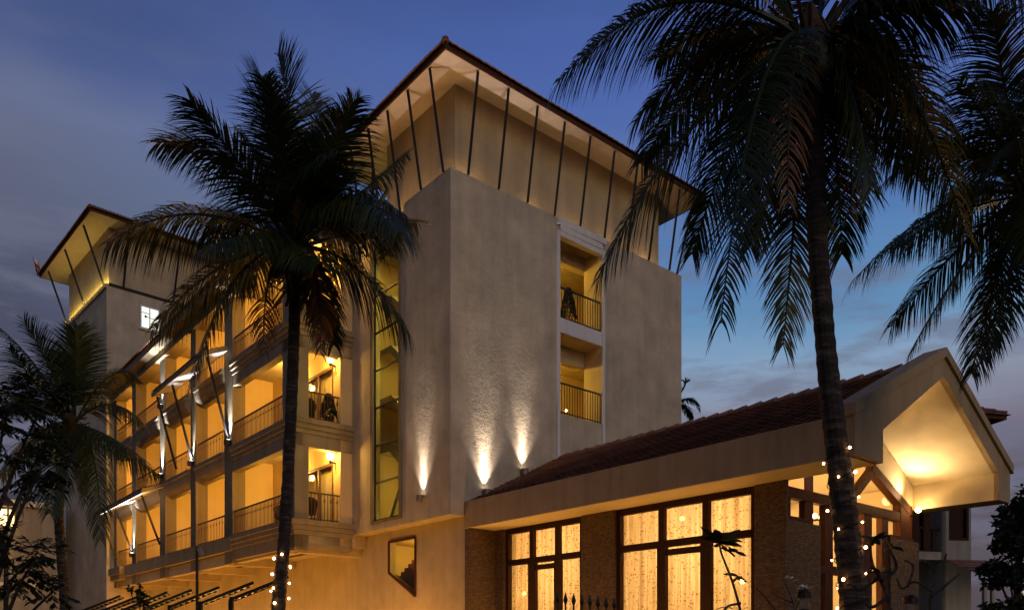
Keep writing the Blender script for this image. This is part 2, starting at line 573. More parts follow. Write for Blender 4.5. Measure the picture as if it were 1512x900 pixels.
class MB:
    def __init__(self, F=None):
        self.v = []
        self.f = []
        self.F = F
        self.closed = True

    def add(self, pts, faces):
        b = len(self.v)
        self.v += [Vector(p) for p in pts]
        self.f += [tuple(b + i for i in fc) for fc in faces]

    def box(self, u0, u1, v0, v1, z0, z1):
        F = self.F
        p = [F(u, v, z) for z in (z0, z1) for (u, v) in ((u0, v0), (u1, v0), (u1, v1), (u0, v1))]
        self.add(p, [(0, 1, 2, 3), (4, 5, 6, 7), (0, 1, 5, 4), (1, 2, 6, 5), (2, 3, 7, 6), (3, 0, 4, 7)])
        return self

    def bar(self, p, q, w, h=None):
        h = h or w
        p = Vector(p); q = Vector(q)
        d = (q - p).normalized()
        up = Vector((0, 0, 1)) if abs(d.z) < 0.95 else Vector((0, 1, 0))
        s = d.cross(up).normalized() * (w / 2)
        t = s.cross(d).normalized() * (h / 2)
        pts = [a + b for a in (p, q) for b in (-s - t, s - t, s + t, -s + t)]
        self.add(pts, [(3, 2, 1, 0), (4, 5, 6, 7), (0, 1, 5, 4), (1, 2, 6, 5), (2, 3, 7, 6), (3, 0, 4, 7)])
        return self

    def tube(self, path, radii, n=8, cap=True):
        path = [Vector(p) for p in path]
        if not isinstance(radii, (list, tuple)):
            radii = [radii] * len(path)
        rings = []
        ref = None
        for i, p in enumerate(path):
            d = (path[min(i + 1, len(path) - 1)] - path[max(i - 1, 0)]).normalized()
            if ref is None:
                ref = Vector((1, 0, 0)) if abs(d.x) < 0.8 else Vector((0, 1, 0))
            s = (ref - d * ref.dot(d)).normalized()
            ref = s
            t = d.cross(s)
            rings.append([p + (s * cos(2 * pi * k / n) + t * sin(2 * pi * k / n)) * radii[i] for k in range(n)])
        pts = [q for r in rings for q in r]
        fs = []
        for i in range(len(path) - 1):
            for k in range(n):
                a = i * n + k; b = i * n + (k + 1) % n
                fs.append((a, b, b + n, a + n))
        if cap:
            fs.append(tuple(range(n))[::-1])
            fs.append(tuple((len(path) - 1) * n + k for k in range(n)))
        self.add(pts, fs)
        return self

    def lathe(self, base, prof, n=14):
        base = Vector(base)
        return self.tube([base + Vector((0, 0, z)) for r, z in prof], [max(r, 0.001) for r, z in prof], n) if False else self._lathe(base, prof, n)

    def _lathe(self, base, prof, n):
        base = Vector(base)
        pts = []
        for r, z in prof:
            for k in range(n):
                a = 2 * pi * k / n
                pts.append(base + Vector((max(r, 1e-3) * cos(a), max(r, 1e-3) * sin(a), z)))
        fs = []
        for i in range(len(prof) - 1):
            for k in range(n):
                a = i * n + k; b = i * n + (k + 1) % n
                fs.append((a, b, b + n, a + n))
        fs.append(tuple(range(n))[::-1])
        fs.append(tuple((len(prof) - 1) * n + k for k in range(n)))
        self.add(pts, fs)
        return self

    def ball(self, c, r, n=10, sq=1.0):
        m = n // 2 + 1
        return self._lathe(Vector(c), [(r * sin(pi * i / m), -r * cos(pi * i / m) * sq) for i in range(m + 1)], n)

    def prism(self, prof, P, Q):
        """prof: list of 2-D points; P, Q map a 2-D point to the two end faces"""
        n = len(prof)
        a = [P(*p) for p in prof]
        b = [Q(*p) for p in prof]
        tri = tessellate_polygon([[Vector((p[0], p[1], 0)) for p in prof]])
        fs = [tuple(t) for t in tri] + [tuple(n + i for i in t)[::-1] for t in tri]
        fs += [(i, (i + 1) % n, n + (i + 1) % n, n + i) for i in range(n)]
        self.add(a + b, fs)
        return self

    def panel(self, axis, val, thick, outer, holes=()):
        """wall in the plane axis=val with holes; a,z outline; thickness runs to +axis"""
        F = self.F
        mp = (lambda a, z, t: F(a, val + t, z)) if axis == 'v' else (lambda a, z, t: F(val + t, a, z))
        loops = [list(outer)] + [list(h) for h in holes]
        flat = [p for lp in loops for p in lp]
        tri = tessellate_polygon([[Vector((p[0], p[1], 0)) for p in lp] for lp in loops])
        n = len(flat)
        pts = [mp(p[0], p[1], 0) for p in flat] + [mp(p[0], p[1], thick) for p in flat]
        fs = [tuple(t) for t in tri] + [tuple(n + i for i in t)[::-1] for t in tri]
        b = 0
        for lp in loops:
            k = len(lp)
            for i in range(k):
                j = (i + 1) % k
                fs.append((b + i, b + j, n + b + j, n + b + i))
            b += k
        self.add(pts, fs)
        return self

    def build(self, name, mat, parent=None, smooth=False, origin=None, normals=True, weld=False):
        if parent is not None:
            r = parent
            while r.parent is not None:
                r = r.parent
            loc, rz = ROOT[r.name]
        else:
            if origin is None:
                xs = [p.x for p in self.v]; ys = [p.y for p in self.v]; zs = [p.z for p in self.v]
                origin = Vector(((min(xs) + max(xs)) / 2, (min(ys) + max(ys)) / 2, min(zs)))
            loc, rz = Vector(origin), 0.0
        R = Matrix.Rotation(-rz, 3, 'Z')
        me = bpy.data.meshes.new(name)
        me.from_pydata([R @ (p - loc) for p in self.v], [], self.f)
        if normals:
            bm = bmesh.new()
            bm.from_mesh(me)
            if weld:
                bmesh.ops.remove_doubles(bm, verts=bm.verts, dist=0.0005)
            bmesh.ops.recalc_face_normals(bm, faces=bm.faces)
            bm.to_mesh(me)
            bm.free()
        if smooth:
            for p in me.polygons:
                p.use_smooth = True
        me.materials.append(M[mat] if isinstance(mat, str) else mat)
        o = bpy.data.objects.new(name, me)
        COL.objects.link(o)
        if parent is not None:
            o.parent = parent
        else:
            o.location = loc
            ROOT[o.name] = (loc, 0.0)
        return o


def light(name, kind, pos, power, color, parent=None, radius=0.08, spot=None, blend=0.6, aim=None):
    d = bpy.data.lights.new(name, kind)
    d.energy = power
    d.color = color
    d.shadow_soft_size = radius
    if kind == 'SPOT':
        d.spot_size = radians(spot)
        d.spot_blend = blend
    o = bpy.data.objects.new(name, d)
    COL.objects.link(o)
    pos = Vector(pos)
    q = Vector(aim).to_track_quat('-Z', 'Y') if aim is not None else None
    if parent is not None:
        r = parent
        while r.parent is not None:
            r = r.parent
        loc, rz = ROOT[r.name]
        R = Matrix.Rotation(-rz, 3, 'Z')
        o.parent = parent
        o.location = R @ (pos - loc)
        if q:
            o.rotation_euler = (R.to_quaternion() @ q).to_euler()
    else:
        o.location = pos
        if q:
            o.rotation_euler = q.to_euler()
    return o


def tile_slope(mb, e0, e1, r0, r1, rows, pitch=0.26, lift=0.05):
    """courses of rolled clay tiles between an eave line e0-e1 and a ridge line r0-r1"""
    e0, e1, r0, r1 = map(Vector, (e0, e1, r0, r1))
    nrm = (e1 - e0).cross(r0 - e0).normalized()
    if nrm.z < 0:
        nrm = -nrm
    ln = (e1 - e0).length
    cols = max(4, int(ln / pitch) * 4)
    for i in range(rows):
        t0 = i / rows - 0.02
        t1 = min(1.0, (i + 1.45) / rows)
        pts = []
        for k in range(cols + 1):
            s = k / cols
            a = e0.lerp(r0, t0).lerp(e1.lerp(r1, t0), s)
            b = e0.lerp(r0, t1).lerp(e1.lerp(r1, t1), s)
            ph = s * ln / pitch
            w = 0.016 * abs(sin(pi * ph))
            jit = 0.006 * sin(12.9 * int(ph) + 7.1 * i)
            pts += [a + nrm * (lift + w + jit - 0.028), a + nrm * (lift + w + jit), b + nrm * (w * 0.3 - 0.012)]
        fs = []
        for k in range(cols):
            p = 3 * k
            fs.append((p, p + 3, p + 4, p + 1))
            fs.append((p + 1, p + 4, p + 5, p + 2))
        mb.add(pts, fs)


def railing(mb, F, a, b, z, h, step=0.115, orn=True, th=0.022):
    """a, b = (u, v) ends"""
    a = Vector((a[0], a[1])); b = Vector((b[0], b[1]))
    ln = (b - a).length
    n = max(2, int(ln / step))
    P = lambda s, zz: F(*(a.lerp(b, s)), zz)
    mb.bar(P(0, z + h), P(1, z + h), 0.05, 0.045)
    mb.bar(P(0, z + 0.08), P(1, z + 0.08), 0.03, 0.03)
    for i in range(n + 1):
        s = i / n
        mb.bar(P(s, z), P(s, z + h), th)
        if orn and i % 2 == 1:
            c = P(s, z + h * 0.76)
            d = (P(1, 0) - P(0, 0)).normalized() * 0.045
            for sg in (1, -1):
                mb.bar(c + Vector((0, 0, 0.07)), c + d * sg, 0.014)
                mb.bar(c + d * sg, c - Vector((0, 0, 0.07)), 0.014)


# ================================================================== ground
g = MB(XYZ)
g.add([(-400, -60, 0), (400, -60, 0), (400, 700, 0), (-400, 700, 0)], [(0, 1, 2, 3)])
tag(g.build('ground', 'grass', origin=(0, 0, 0), normals=False), kind='structure')
g = MB(H)
g.add([H(-30, -3.0, 0.004), H(34, -3.0, 0.004), H(34, 0.5, 0.004), H(-30, 0.5, 0.004)], [(0, 1, 2, 3)])
tag(g.build('garden_path', 'grey', normals=False), kind='structure')

# ================================================================== the hotel
hotel = thing('hotel_building', 'tall cream hotel with a blank corner block, tiled overhanging roofs and rows of lit balconies',
              'hotel', H(12, 3, 0), TH)
FL = [5.72, 9.07, 12.30]
ZP = 15.42         # parapet of the corner block

# ---- corner block: stair face (v = 0) and the broad face (u = 0)
b = MB(H)
b.panel('v', 0.0, 0.25, [(0.25, 5.40), (6.08, 5.40), (6.08, 15.2), (2.50, 15.2), (2.50, ZP), (0.25, ZP)],
        [[(2.74, 5.70), (4.36, 5.70), (4.36, 14.8), (2.74, 14.8)]])
b.panel('u', 0.0, 0.25, [(0.0, 5.40), (10.6, 5.40), (10.6, ZP), (0.0, ZP)],
        [[(4.32, 9.10), (6.30, 9.10), (6.30, 15.12), (4.32, 15.12)]])
b.box(0.25, 7.0, 10.35, 10.6, 0, ZP)            # far side wall
b.box(0.012, 6.07, 0.012, 0.60, 5.404, 5.5)       # underside
wall_o = b.build('wall', 'block', hotel)
wall_o['label'] = 'blank rough grey wall of the corner block'

# lower floor wall with the slanted stair window
b = MB(H)
b.panel('v', 0.53, 0.25, [(0.02, 0), (34, 0), (34, 5.403), (0.02, 5.403)],
        [[(2.64, 3.18), (4.25, 4.03), (4.25, 5.05), (2.64, 5.05)]])
b.box(0.02, 0.27, 0.78, 10.3, 0, 5.2)
b.build('wall', 'cream', hotel)
fr = MB(H)
pz = [(2.64, 3.18), (4.25, 4.03), (4.25, 5.05), (2.64, 5.05)]
for i in range(4):
    a, c = pz[i], pz[(i + 1) % 4]
    fr.bar(H(a[0], 0.52, a[1]), H(c[0], 0.52, c[1]), 0.07)
fro = fr.build('window', 'timber', hotel)
fro['label'] = 'small slanted window showing a staircase'
gl = MB(H)
gl.add([H(a, 0.6, z) for a, z in pz], [(0, 1, 2, 3)])
gl.build('pane', 'tglass', fro, normals=False)
# stair room behind it
rm = MB(H)
rm.box(2.0, 5.2, 3.0, 3.1, 0.3, 5.2)
rm.box(1.9, 2.0, 0.78, 3.1, 0.3, 5.2)
rm.box(5.2, 5.3, 0.78, 3.1, 0.3, 5.2)
rm.box(2.0, 5.2, 0.78, 3.0, 0.2, 0.3)
rm.box(2.0, 5.2, 0.78, 3.0, 5.1, 5.2)
rm.build('stair_room', 'balcony', hotel)
st = MB(H)
for k in range(13):
    st.box(4.55 - 0.22 * k, 4.55 - 0.22 * k + 0.22, 0.9, 2.6, 1.95, 3.72 + 0.115 * k)
st.build('staircase', 'stair', hotel)
light('stair_lamp', 'POINT', H(3.4, 1.9, 4.8), 60, (1, .72, .26), hotel, 0.12)

# ---- loggia in the broad face
b = MB(H)
b.box(0.25, 1.0, 4.14, 4.318, 9.1, 15.3)
b.box(0.25, 0.85, 6.302, 6.46, 9.1, 15.3)
b.box(0.03, 3.2, 3.2, 8.6, 11.75, 12.2)
b.box(0.25, 3.2, 3.2, 8.6, 8.85, 9.098)
b.box(0.25, 3.2, 3.2, 8.6, 15.122, 15.3)
for z in (11.748, 15.118):
    b.box(0.82, 1.08, 4.14, 6.46, z - 0.55, z)
b.build('wall', 'cream', hotel)
b = MB(H)
b.box(3.0, 3.2, 3.2, 8.6, 9.1, 15.2)
b.box(1.08, 3.0, 3.1, 3.2, 9.1, 15.2)
b.box(1.08, 3.0, 8.6, 8.7, 9.1, 15.2)
b.build('corridor', 'balcony', hotel)
for z in (9.1, 12.2):
    r = MB(H)
    railing(r, H, (0.06, 4.36), (0.06, 6.28), z, 1.03, step=0.12, orn=False, th=0.024)
    r.build('railing', 'iron', hotel)
    light('corridor_lamp', 'POINT', H(2.2, 5.0, z + 2.2), 130, (1, .66, .09), hotel, 0.06)
    d = MB(H)
    d.ball(H(2.2, 5.0, z + 2.5), 0.05, 8)
    d.build('ceiling_light', 'e_sconce', hotel)
    d = MB(H)
    d.ball(H(0.95, 5.55, z + 0.55), 0.045, 8)
    d.build('step_light', 'e_sconce', hotel)
t = MB(H)
t.box(-0.05, 0.0, 4.20, 4.318, 5.45, 15.0)
t.box(-0.05, 0.0, 6.302, 6.42, 5.45, 15.0)
t.box(-0.10, 0.0, 4.20, 6.42, 15.2, 15.40)
t.box(-0.06, 0.12, 4.32, 6.30, 15.02, 15.198)
t.box(-0.03, 0.2, 4.32, 6.30, 14.86, 15.018)
t.box(-0.03, 0.0, 4.32, 6.30, 11.74, 12.21)
t.build('moulding', 'white', hotel)

# ---- terrace slab, upper wall and roof
b = MB(H)
b.box(0.25, 6.0, 0.25, 10.35, 15.0, 15.2)
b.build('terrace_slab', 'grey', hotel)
b = MB(H)
b.box(0.6, 4.5, 0.6, 10.0, 15.2, 18.6)
b.build('wall', 'cream', hotel)['label'] = 'smooth set-back wall under the big roof'
O = 0.62
ru0, ru1, rv0, rv1 = -O, 6.6, -O, 11.3


def hip_roof(F, u0, u1, v0, v1, ze, rise, inner, parent, wall_z, soff='soffit'):
    """tiled hip roof with a fascia; inner = (u0,u1,v0,v1) of the wall it sits on"""
    w = min(u1 - u0, v1 - v0) / 2
    long_v = (v1 - v0) > (u1 - u0)
    if long_v:
        R0, R1 = F((u0 + u1) / 2, v0 + w, ze + rise), F((u0 + u1) / 2, v1 - w, ze + rise)
    else:
        R0, R1 = F(u0 + w, (v0 + v1) / 2, ze + rise), F(u1 - w, (v0 + v1) / 2, ze + rise)
    A, B, C, D = F(u0, v0, ze), F(u1, v0, ze), F(u1, v1, ze), F(u0, v1, ze)
    m = MB(F)
    if long_v:
        tile_slope(m, A, D, R0, R1, 12)
        tile_slope(m, B, C, R0, R1, 12)
        tile_slope(m, A, B, R0, R0 + (B - A) * 0.001, 12)
        tile_slope(m, D, C, R1, R1 + (C - D) * 0.001, 12)
        hips = [(A, R0), (B, R0), (C, R1), (D, R1), (R0, R1)]
    else:
        tile_slope(m, A, B, R0, R1, 12)
        tile_slope(m, D, C, R0, R1, 12)
        tile_slope(m, A, D, R0, R0 + (D - A) * 0.001, 12)
        tile_slope(m, B, C, R1, R1 + (C - B) * 0.001, 12)
        hips = [(A, R0), (D, R0), (B, R1), (C, R1), (R0, R1)]
    for p, q in hips:
        n = max(3, int((q - p).length / 0.4))
        for i in range(n):
            a = p.lerp(q, i / n); c = p.lerp(q, (i + 1.1) / n)
            m.tube([a + Vector((0, 0, 0.05)), c + Vector((0, 0, 0.03))], [0.11, 0.09], 8)
    roof = m.build('roof', 'tile', parent)
    m = MB(F)                                       # fascia ring
    t = 0.05
    zf0, zf1 = ze - 0.17, ze - 0.02
    m.box(u0, u0 + t, v0, v1, zf0, zf1)
    m.box(u1 - t, u1, v0, v1, zf0, zf1)
    m.box(u0 + t, u1 - t, v0, v0 + t, zf0, zf1)
    m.box(u0 + t, u1 - t, v1 - t, v1, zf0, zf1)
    m.build('fascia', 'timber', roof)
    i0, i1, j0, j1 = inner
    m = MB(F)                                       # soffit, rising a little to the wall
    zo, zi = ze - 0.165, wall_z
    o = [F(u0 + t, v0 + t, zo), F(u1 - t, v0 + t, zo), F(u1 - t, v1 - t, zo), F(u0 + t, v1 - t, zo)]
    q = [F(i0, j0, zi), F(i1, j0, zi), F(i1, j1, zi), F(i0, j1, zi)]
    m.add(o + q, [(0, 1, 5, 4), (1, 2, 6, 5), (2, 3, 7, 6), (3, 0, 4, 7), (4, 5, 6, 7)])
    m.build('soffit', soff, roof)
    return roof


hip_roof(H, ru0, ru1, rv0, rv1, 18.36, 2.2, (0.59, 4.51, 0.59, 10.01), hotel, 18.40)
for k in range(9):
    v = 0.62 + 1.155 * k
    s = MB(H)
    s.bar(H(-0.03, v, 15.42), H(-0.50, v, 18.17), 0.075)
    s.build('strut', 'iron', hotel)
for k in range(5):
    u = 0.32 + 1.17 * k
    s = MB(H)
    s.bar(H(u, -0.03, 15.40 if u < 2.6 else 15.2), H(u, -0.50, 18.17), 0.075)
    s.build('strut', 'iron', hotel)
s = MB(H)
s.bar(H(-0.03, 0.0 + 10.3, 15.42), H(-0.50, 10.75, 18.17), 0.075)
s.build('strut', 'iron', hotel)
# warm lamps added out of sight behind the parapet to brighten wall and soffit
light('parapet_fill_lamp', 'POINT', H(0.32, 2.15, 15.5), 0.8, (1, .72, .3), hotel, 0.05)
for v in (0.9, 3.6, 5.4, 7.2, 9.2):
    light('parapet_fill_lamp', 'POINT', H(0.40, v, 15.3), 20, (1, .66, .30), hotel, 0.1)
for u in (1.0, 2.3, 3.6):
    light('parapet_fill_lamp', 'POINT', H(u, 0.40, 15.25), 20, (1, .62, .28), hotel, 0.1)

# ---- tall stair window
f = MB(H)
f.box(2.60, 2.74, -0.05, 0.10, 5.60, 14.95)
f.box(4.36, 4.50, -0.05, 0.10, 5.60, 14.95)
f.box(2.74, 4.36, -0.03, 0.08, 5.60, 5.70)
win = f.build('window', 'grey', hotel)
win['label'] = 'tall stair window strip'
f = MB(H)
for k in range(8):
    z = 5.72 + 1.233 * k
    f.box(2.74, 4.36, 0.02, 0.07, z - 0.025, z + 0.025)
f.box(2.74, 2.79, 0.02, 0.07, 5.7, 14.8)
f.box(4.31, 4.36, 0.02, 0.07, 5.7, 14.8)
f.build('frame', 'iron', win)
f = MB(H)
f.add([H(2.74, 0.10, 5.7), H(4.36, 0.10, 5.7), H(4.36, 0.10, 14.8), H(2.74, 0.10, 14.8)], [(0, 1, 2, 3)])
f.build('pane', 'tglass', win, normals=False)
rm = MB(H)
rm.box(2.3, 4.9, 2.9, 3.0, 5.4, 15.0)
rm.box(2.2, 2.3, 0.25, 3.0, 5.4, 15.0)
rm.box(4.9, 5.0, 0.25, 3.0, 5.4, 15.0)
rm.box(2.3, 4.9, 0.25, 2.9, 5.41, 5.5)
rm.build('stair_room', 'balcony', hotel)
st = MB(H)
for k, z in enumerate((7.45, 9.1, 10.75, 12.4, 14.0)):
    st.box(2.3, 3.1, 0.5, 2.9, z - 0.2, z)
    z2 = z + 0.82
    st.box(4.1, 4.9, 0.5, 2.9, z2 - 0.2, z2)
    st.bar(H(3.1, 0.9, z - 0.1), H(4.1, 0.9, z2 - 0.1), 0.9, 0.22)
    st.bar(H(3.1, 2.2, z - 0.1), H(4.1, 2.2, z2 - 1.75), 0.9, 0.22)
    st.box(4.3, 4.9, 2.84, 2.9, z - 1.9, z - 0.3)
st.bar(H(2.9, 0.5, 7.5), H(4.2, 0.5, 5.5), 0.12, 0.2)
st.build('staircase', 'cream', hotel)
for z in (6.9, 9.0, 10.4, 12.0, 13.7):
    light('stair_lamp', 'POINT', H(2.75, 0.6, z), 48, (1, .82, .26), hotel, 0.06)
    d = MB(H)
    d.ball(H(2.55, 0.5, z), 0.05, 8)
    d.build('bulb', 'e_warm', hotel)

# wall between stair window and wing, top lantern
b = MB(H)
b.box(4.52, 6.4, 2.0, 2.2, 15.0, 18.3)
b.build('wall', 'balcony', hotel)
b = MB(H)
b.bar(H(4.6, 0.7, 17.0), H(6.5, 0.7, 16.4), 0.1)
b.bar(H(5.6, 0.7, 15.2), H(5.6, 0.7, 18.2), 0.09)
b.build('frame', 'iron', hotel)
light('terrace_lamp', 'POINT', H(5.4, 1.2, 16.4), 12, (1, .85, .25), hotel, 0.1)

# ---- balcony wing
VF, VB = -2.114, -0.40
PIL = [(5.80, 6.74), (11.25, 12.05), (15.36, 16.0), (19.5, 20.3), (24.3, 25.0), (28.0, 28.5)]
for (a, c) in PIL:
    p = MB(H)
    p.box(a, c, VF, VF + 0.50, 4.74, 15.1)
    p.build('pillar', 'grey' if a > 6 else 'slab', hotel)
b = MB(H)                                            # partitions + back wall
for (a, c) in PIL[1:]:
    m_ = (a + c) / 2
    b.box(m_ - 0.15, m_ + 0.15, VF + 0.50, VB, 5.0, 15.1)
b.box(5.80, 6.06, VB - 0.05, 0.0, 5.0, 15.1)
for i in range(5):
    u0 = 6.06 if i == 0 else (PIL[i][0] + PIL[i][1]) / 2 + .15
    u1 = (PIL[i + 1][0] + PIL[i + 1][1]) / 2 - .15
    holes = []
    for F_ in FL:
        w = min(2.2, (u1 - u0) * 0.6)
        holes.append([(u0 + 0.35, F_ + 0.05), (u0 + 0.35 + w, F_ + 0.05), (u0 + 0.35 + w, F_ + 2.2), (u0 + 0.35, F_ + 2.2)])
    b.panel('v', VB, 0.2, [(u0, 5.0), (u1, 5.0), (u1, 15.1), (u0, 15.1)], holes)
b.build('wall', 'balcony', hotel)['label'] = 'yellow lit inner walls of the balconies'
b = MB(H)                                            # rooms behind: one lined shell per storey
for F_ in FL:
    b.box(5.9, 28.5, 1.2, 1.3, F_, F_ + 3.0)
b.build('room_wall', 'curtain', hotel)
for k, F_ in enumerate(FL + [15.45]):                # slabs
    s = MB(H)
    top = k == 3
    s.box(5.8, 28.5, VF + 0.12, VB + 1.6 if not top else 6.0, F_ - 0.30, F_)
    o = s.build('slab', 'cream', hotel)
    s = MB(H)
    if k == 0:                                       # plain deep band over the far bays
        s.box(11.2, 26.2, VF - 0.06, VF + 0.12, F_ - 0.50, F_ + 0.02)
        s.box(26.2, 29.2, VF - 0.3, VF + 0.12, F_ - 0.34, F_ + 0.02)
        s.box(26.6, 29.0, VF - 0.2, VF + 0.12, F_ - 0.62, F_ - 0.342)
    elif not top:
        for i in range(1, 5):
            a, c = PIL[i][1] + 0.002, PIL[i + 1][0] - 0.002
            prof_ = [(VF + .40, .02), (VF - .12, .02), (VF - .12, -.12), (VF - .07, -.15), (VF - .05, -.32), (VF + .0, -.48), (VF + .10, -.62), (VF + .22, -.70), (VF + .40, -.72)]
            s.prism(prof_, lambda v, z: H(a, v, F_ + z), lambda v, z: H(c, v, F_ + z))
    # projecting corner balcony, moulded
    if not top:
        for j, (d0, z0, z1) in enumerate(((0.16, -0.14, 0.03), (0.10, -0.30, -0.142), (0.04, -0.46, -0.302), (0.0, -0.88, -0.462))):
            s.box(5.80 - d0, 11.2, VF - d0, VF + 0.30, F_ + z0, F_ + z1)
            s.box(5.80 - d0, 6.10, VF + 0.302, -0.002, F_ + z0, F_ + z1)
    else:
        s.box(5.55, 28.6, VF - 0.5, VF + 0.5, F_ - 0.25, F_ + 0.05)
        s.box(5.7, 28.5, VF - 0.12, VF + 0.48, F_ - 0.60, F_ - 0.252)
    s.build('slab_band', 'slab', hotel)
# beams under the first floor
s = MB(H)
for (a, c) in PIL:
    m_ = (a + c) / 2
    s.box(m_ - 0.18, m_ + 0.18, VF + 0.3, 0.525, 4.70, 5.21)
s.box(5.8, 28.5, VF + 0.15, VF + 0.42, 4.75, 5.2)
s.box(5.8, 28.5, VF + 0.421, 0.525, 5.0, 5.41)
s.build('beam', 'cream', hotel)
# doors, railings, lamps
for F_ in FL:
    for i in range(5):
        u0 = 6.06 if i == 0 else (PIL[i][0] + PIL[i][1]) / 2 + .15
        u1 = (PIL[i + 1][0] + PIL[i + 1][1]) / 2 - .15
        w = min(2.2, (u1 - u0) * 0.6)
        d = MB(H)
        x0, x1 = u0 + 0.35, u0 + 0.35 + w
        for x in (x0, (x0 + x1) / 2 - 0.03, x1 - 0.06):
            d.box(x, x + 0.06, VB - 0.03, VB + 0.06, F_ + 0.05, F_ + 2.2)
        d.box(x0, x1, VB - 0.035, VB + 0.065, F_ + 2.14, F_ + 2.24)
        dr = d.build('sliding_door', 'rail', hotel)
        d = MB(H)
        d.add([H(x0, VB + .03, F_ + .05), H(x1, VB + .03, F_ + .05), H(x1, VB + .03, F_ + 2.2), H(x0, VB + .03, F_ + 2.2)], [(0, 1, 2, 3)])
        d.build('pane', 'glass', dr, normals=False)
        d = MB(H)                                     # curtain inside the door
        n = 60
        pts = []
        for k in range(n + 1):
            x = x0 + (x1 - x0) * k / n
            y = VB + 0.16 + 0.03 * sin(k * 1.9)
            pts += [H(x, y, F_ + 0.06), H(x, y, F_ + 2.2)]
        d.add(pts, [(2 * k, 2 * k + 2, 2 * k + 3, 2 * k + 1) for k in range(n)])
        d.build('curtain', 'curtain', dr, normals=False)
        r = MB(H)
        if i == 0:
            railing(r, H, (6.76, VF + 0.08), (11.24, VF + 0.08), F_ + 0.03, 0.95)
            r.build('railing', 'rail', hotel)
            r = MB(H)
            railing(r, H, (5.88, VF + 0.52), (5.88, -0.06), F_ + 0.03, 0.95)
            r.build('railing', 'rail', hotel)
        else:
            railing(r, H, (PIL[i][1] + 0.01, VF + 0.12), (PIL[i + 1][0] - 0.01, VF + 0.12), F_ + 0.03, 0.93, step=0.17, th=0.016)
            r.build('railing', 'rail', hotel)
        if i > 0:
            light('balcony_lamp', 'POINT', H(u0 + 0.28, VB - 0.28, F_ + 1.95), random.uniform(210, 400), (1, .54, .10), hotel, 0.08)
# wing roof
m = MB(H)
tile_slope(m, H(6.2, -2.62, 15.52), H(28.55, -2.62, 15.52), H(6.2, 2.0, 17.0), H(28.55, 2.0, 17.0), 12)
m.build('roof', 'tile', hotel)
m = MB(H)
m.box(6.2, 28.5, 2.0, 2.2, 15.4, 17.0)
m.box(28.3, 28.5, 0.55, 6, 0, 15.1)
m.build('wall', 'cream', hotel)


def canopy(ua, ub, ze, zw, vE=-3.1):
    m = MB(H)
    tile_slope(m, H(ua, vE, ze + 0.05), H(ub, vE, ze + 0.05), H(ua, VF - 0.03, zw), H(ub, VF - 0.03, zw), 5, pitch=0.24)
    c = m.build('canopy', 'tile', hotel)
    m = MB(H)
    m.box(ua, ub, vE - 0.04, vE, ze - 0.14, ze + 0.03)
    m.bar(H(ua, vE, ze - 0.02), H(ua, VF - 0.03, zw - 0.07), 0.05, 0.16)
    m.bar(H(ub, vE, ze - 0.02), H(ub, VF - 0.03, zw - 0.07), 0.05, 0.16)
    m.build('fascia', 'grey', c)
    m = MB(H)
    m.add([H(ua + .03, vE + 0.01, ze - 0.05), H(ub - .03, vE + 0.01, ze - 0.05), H(ub - .03, VF - 0.03, zw - 0.16), H(ua + .03, VF - 0.03, zw - 0.16)], [(0, 1, 2, 3)])
    m.build('soffit', 'white', c, normals=False)
    return c


c1 = canopy(11.6, 18.0, 12.58, 13.05)
c2 = canopy(19.5, 28.2, 8.62, 9.05)
for c, us, zb, zt in ((c1, (11.55, 15.72, 17.8), 9.4, 12.45), (c2, (20.2, 24.75, 27.9), 6.3, 8.5)):
    for u in us:
        s = MB(H)
        s.bar(H(u, VF - 0.03, zb), H(u, -2.95, zt), 0.08)
        s.build('strut', 'iron', c)
m = MB(H)
m.tube([H(20.0, -3.0, 8.56), H(27.8, -3.0, 8.56)], 0.022, 6)
m.build('led_strip', 'e_cold', c2)

# ---- the tower (same building, taller and a little turned)
b = MB(TT)
b.box(0, 8.0, 0, 8.0, 0, 21.25)
b.build('wall', 'block', hotel)['label'] = 'plain grey tower wall with a small lit window'
b = MB(TT)
b.box(0.14, 7.8, 0.14, 7.9, 21.25, 24.4)
b.build('wall', 'cream', hotel)
hip_roof(TT, -1.15, 9.3, -1.15, 9.2, 24.5, 2.6, (0.13, 7.81, 0.13, 7.91), hotel, 24.38)
for k in range(3):
    s = MB(TT)
    s.bar(TT(0.35 + 3.6 * k, -0.03, 21.25), TT(0.35 + 3.6 * k, -1.05, 24.15), 0.085)
    s.build('strut', 'iron', hotel)
for k in range(3):
    s = MB(TT)
    s.bar(TT(-0.03, 0.85 + 2.7 * k, 21.25), TT(-1.05, 0.85 + 2.7 * k, 24.15), 0.085)
    s.build('strut', 'iron', hotel)
b = MB(TT)
b.box(-0.06, -0.002, 0.1, 8.0, 21.16, 21.3)
b.build('moulding', 'iron', hotel)
b = MB(TT)
b.box(-0.05, 8.05, -0.10, -0.002, 21.0, 21.22)
b.build('moulding', 'cream', hotel)
b = MB(TT)
b.box(0.02, 7.9, -0.05, -0.02, 21.225, 21.265)
b.build('led_strip', 'e_led', hotel)
for k in range(13):
    light('ledge_lamp', 'POINT', TT(0.1 + 0.63 * k, -0.10, 21.40), 11, (1, .74, .16), hotel, 0.08)
w = MB(TT)
for (v0, v1, z0, z1) in ((1.72, 1.80, 19.3, 20.6), (2.72, 2.80, 19.3, 20.6), (1.80, 2.72, 19.3, 19.38), (1.80, 2.72, 20.52, 20.6), (2.22, 2.27, 19.38, 20.52)):
    w.box(-0.06, 0.0, v0, v1, z0, z1)
w.box(-0.045, -0.005, 1.80, 2.22, 20.18, 20.22)
w.box(-0.14, 0.0, 1.66, 2.86, 19.22, 19.298)
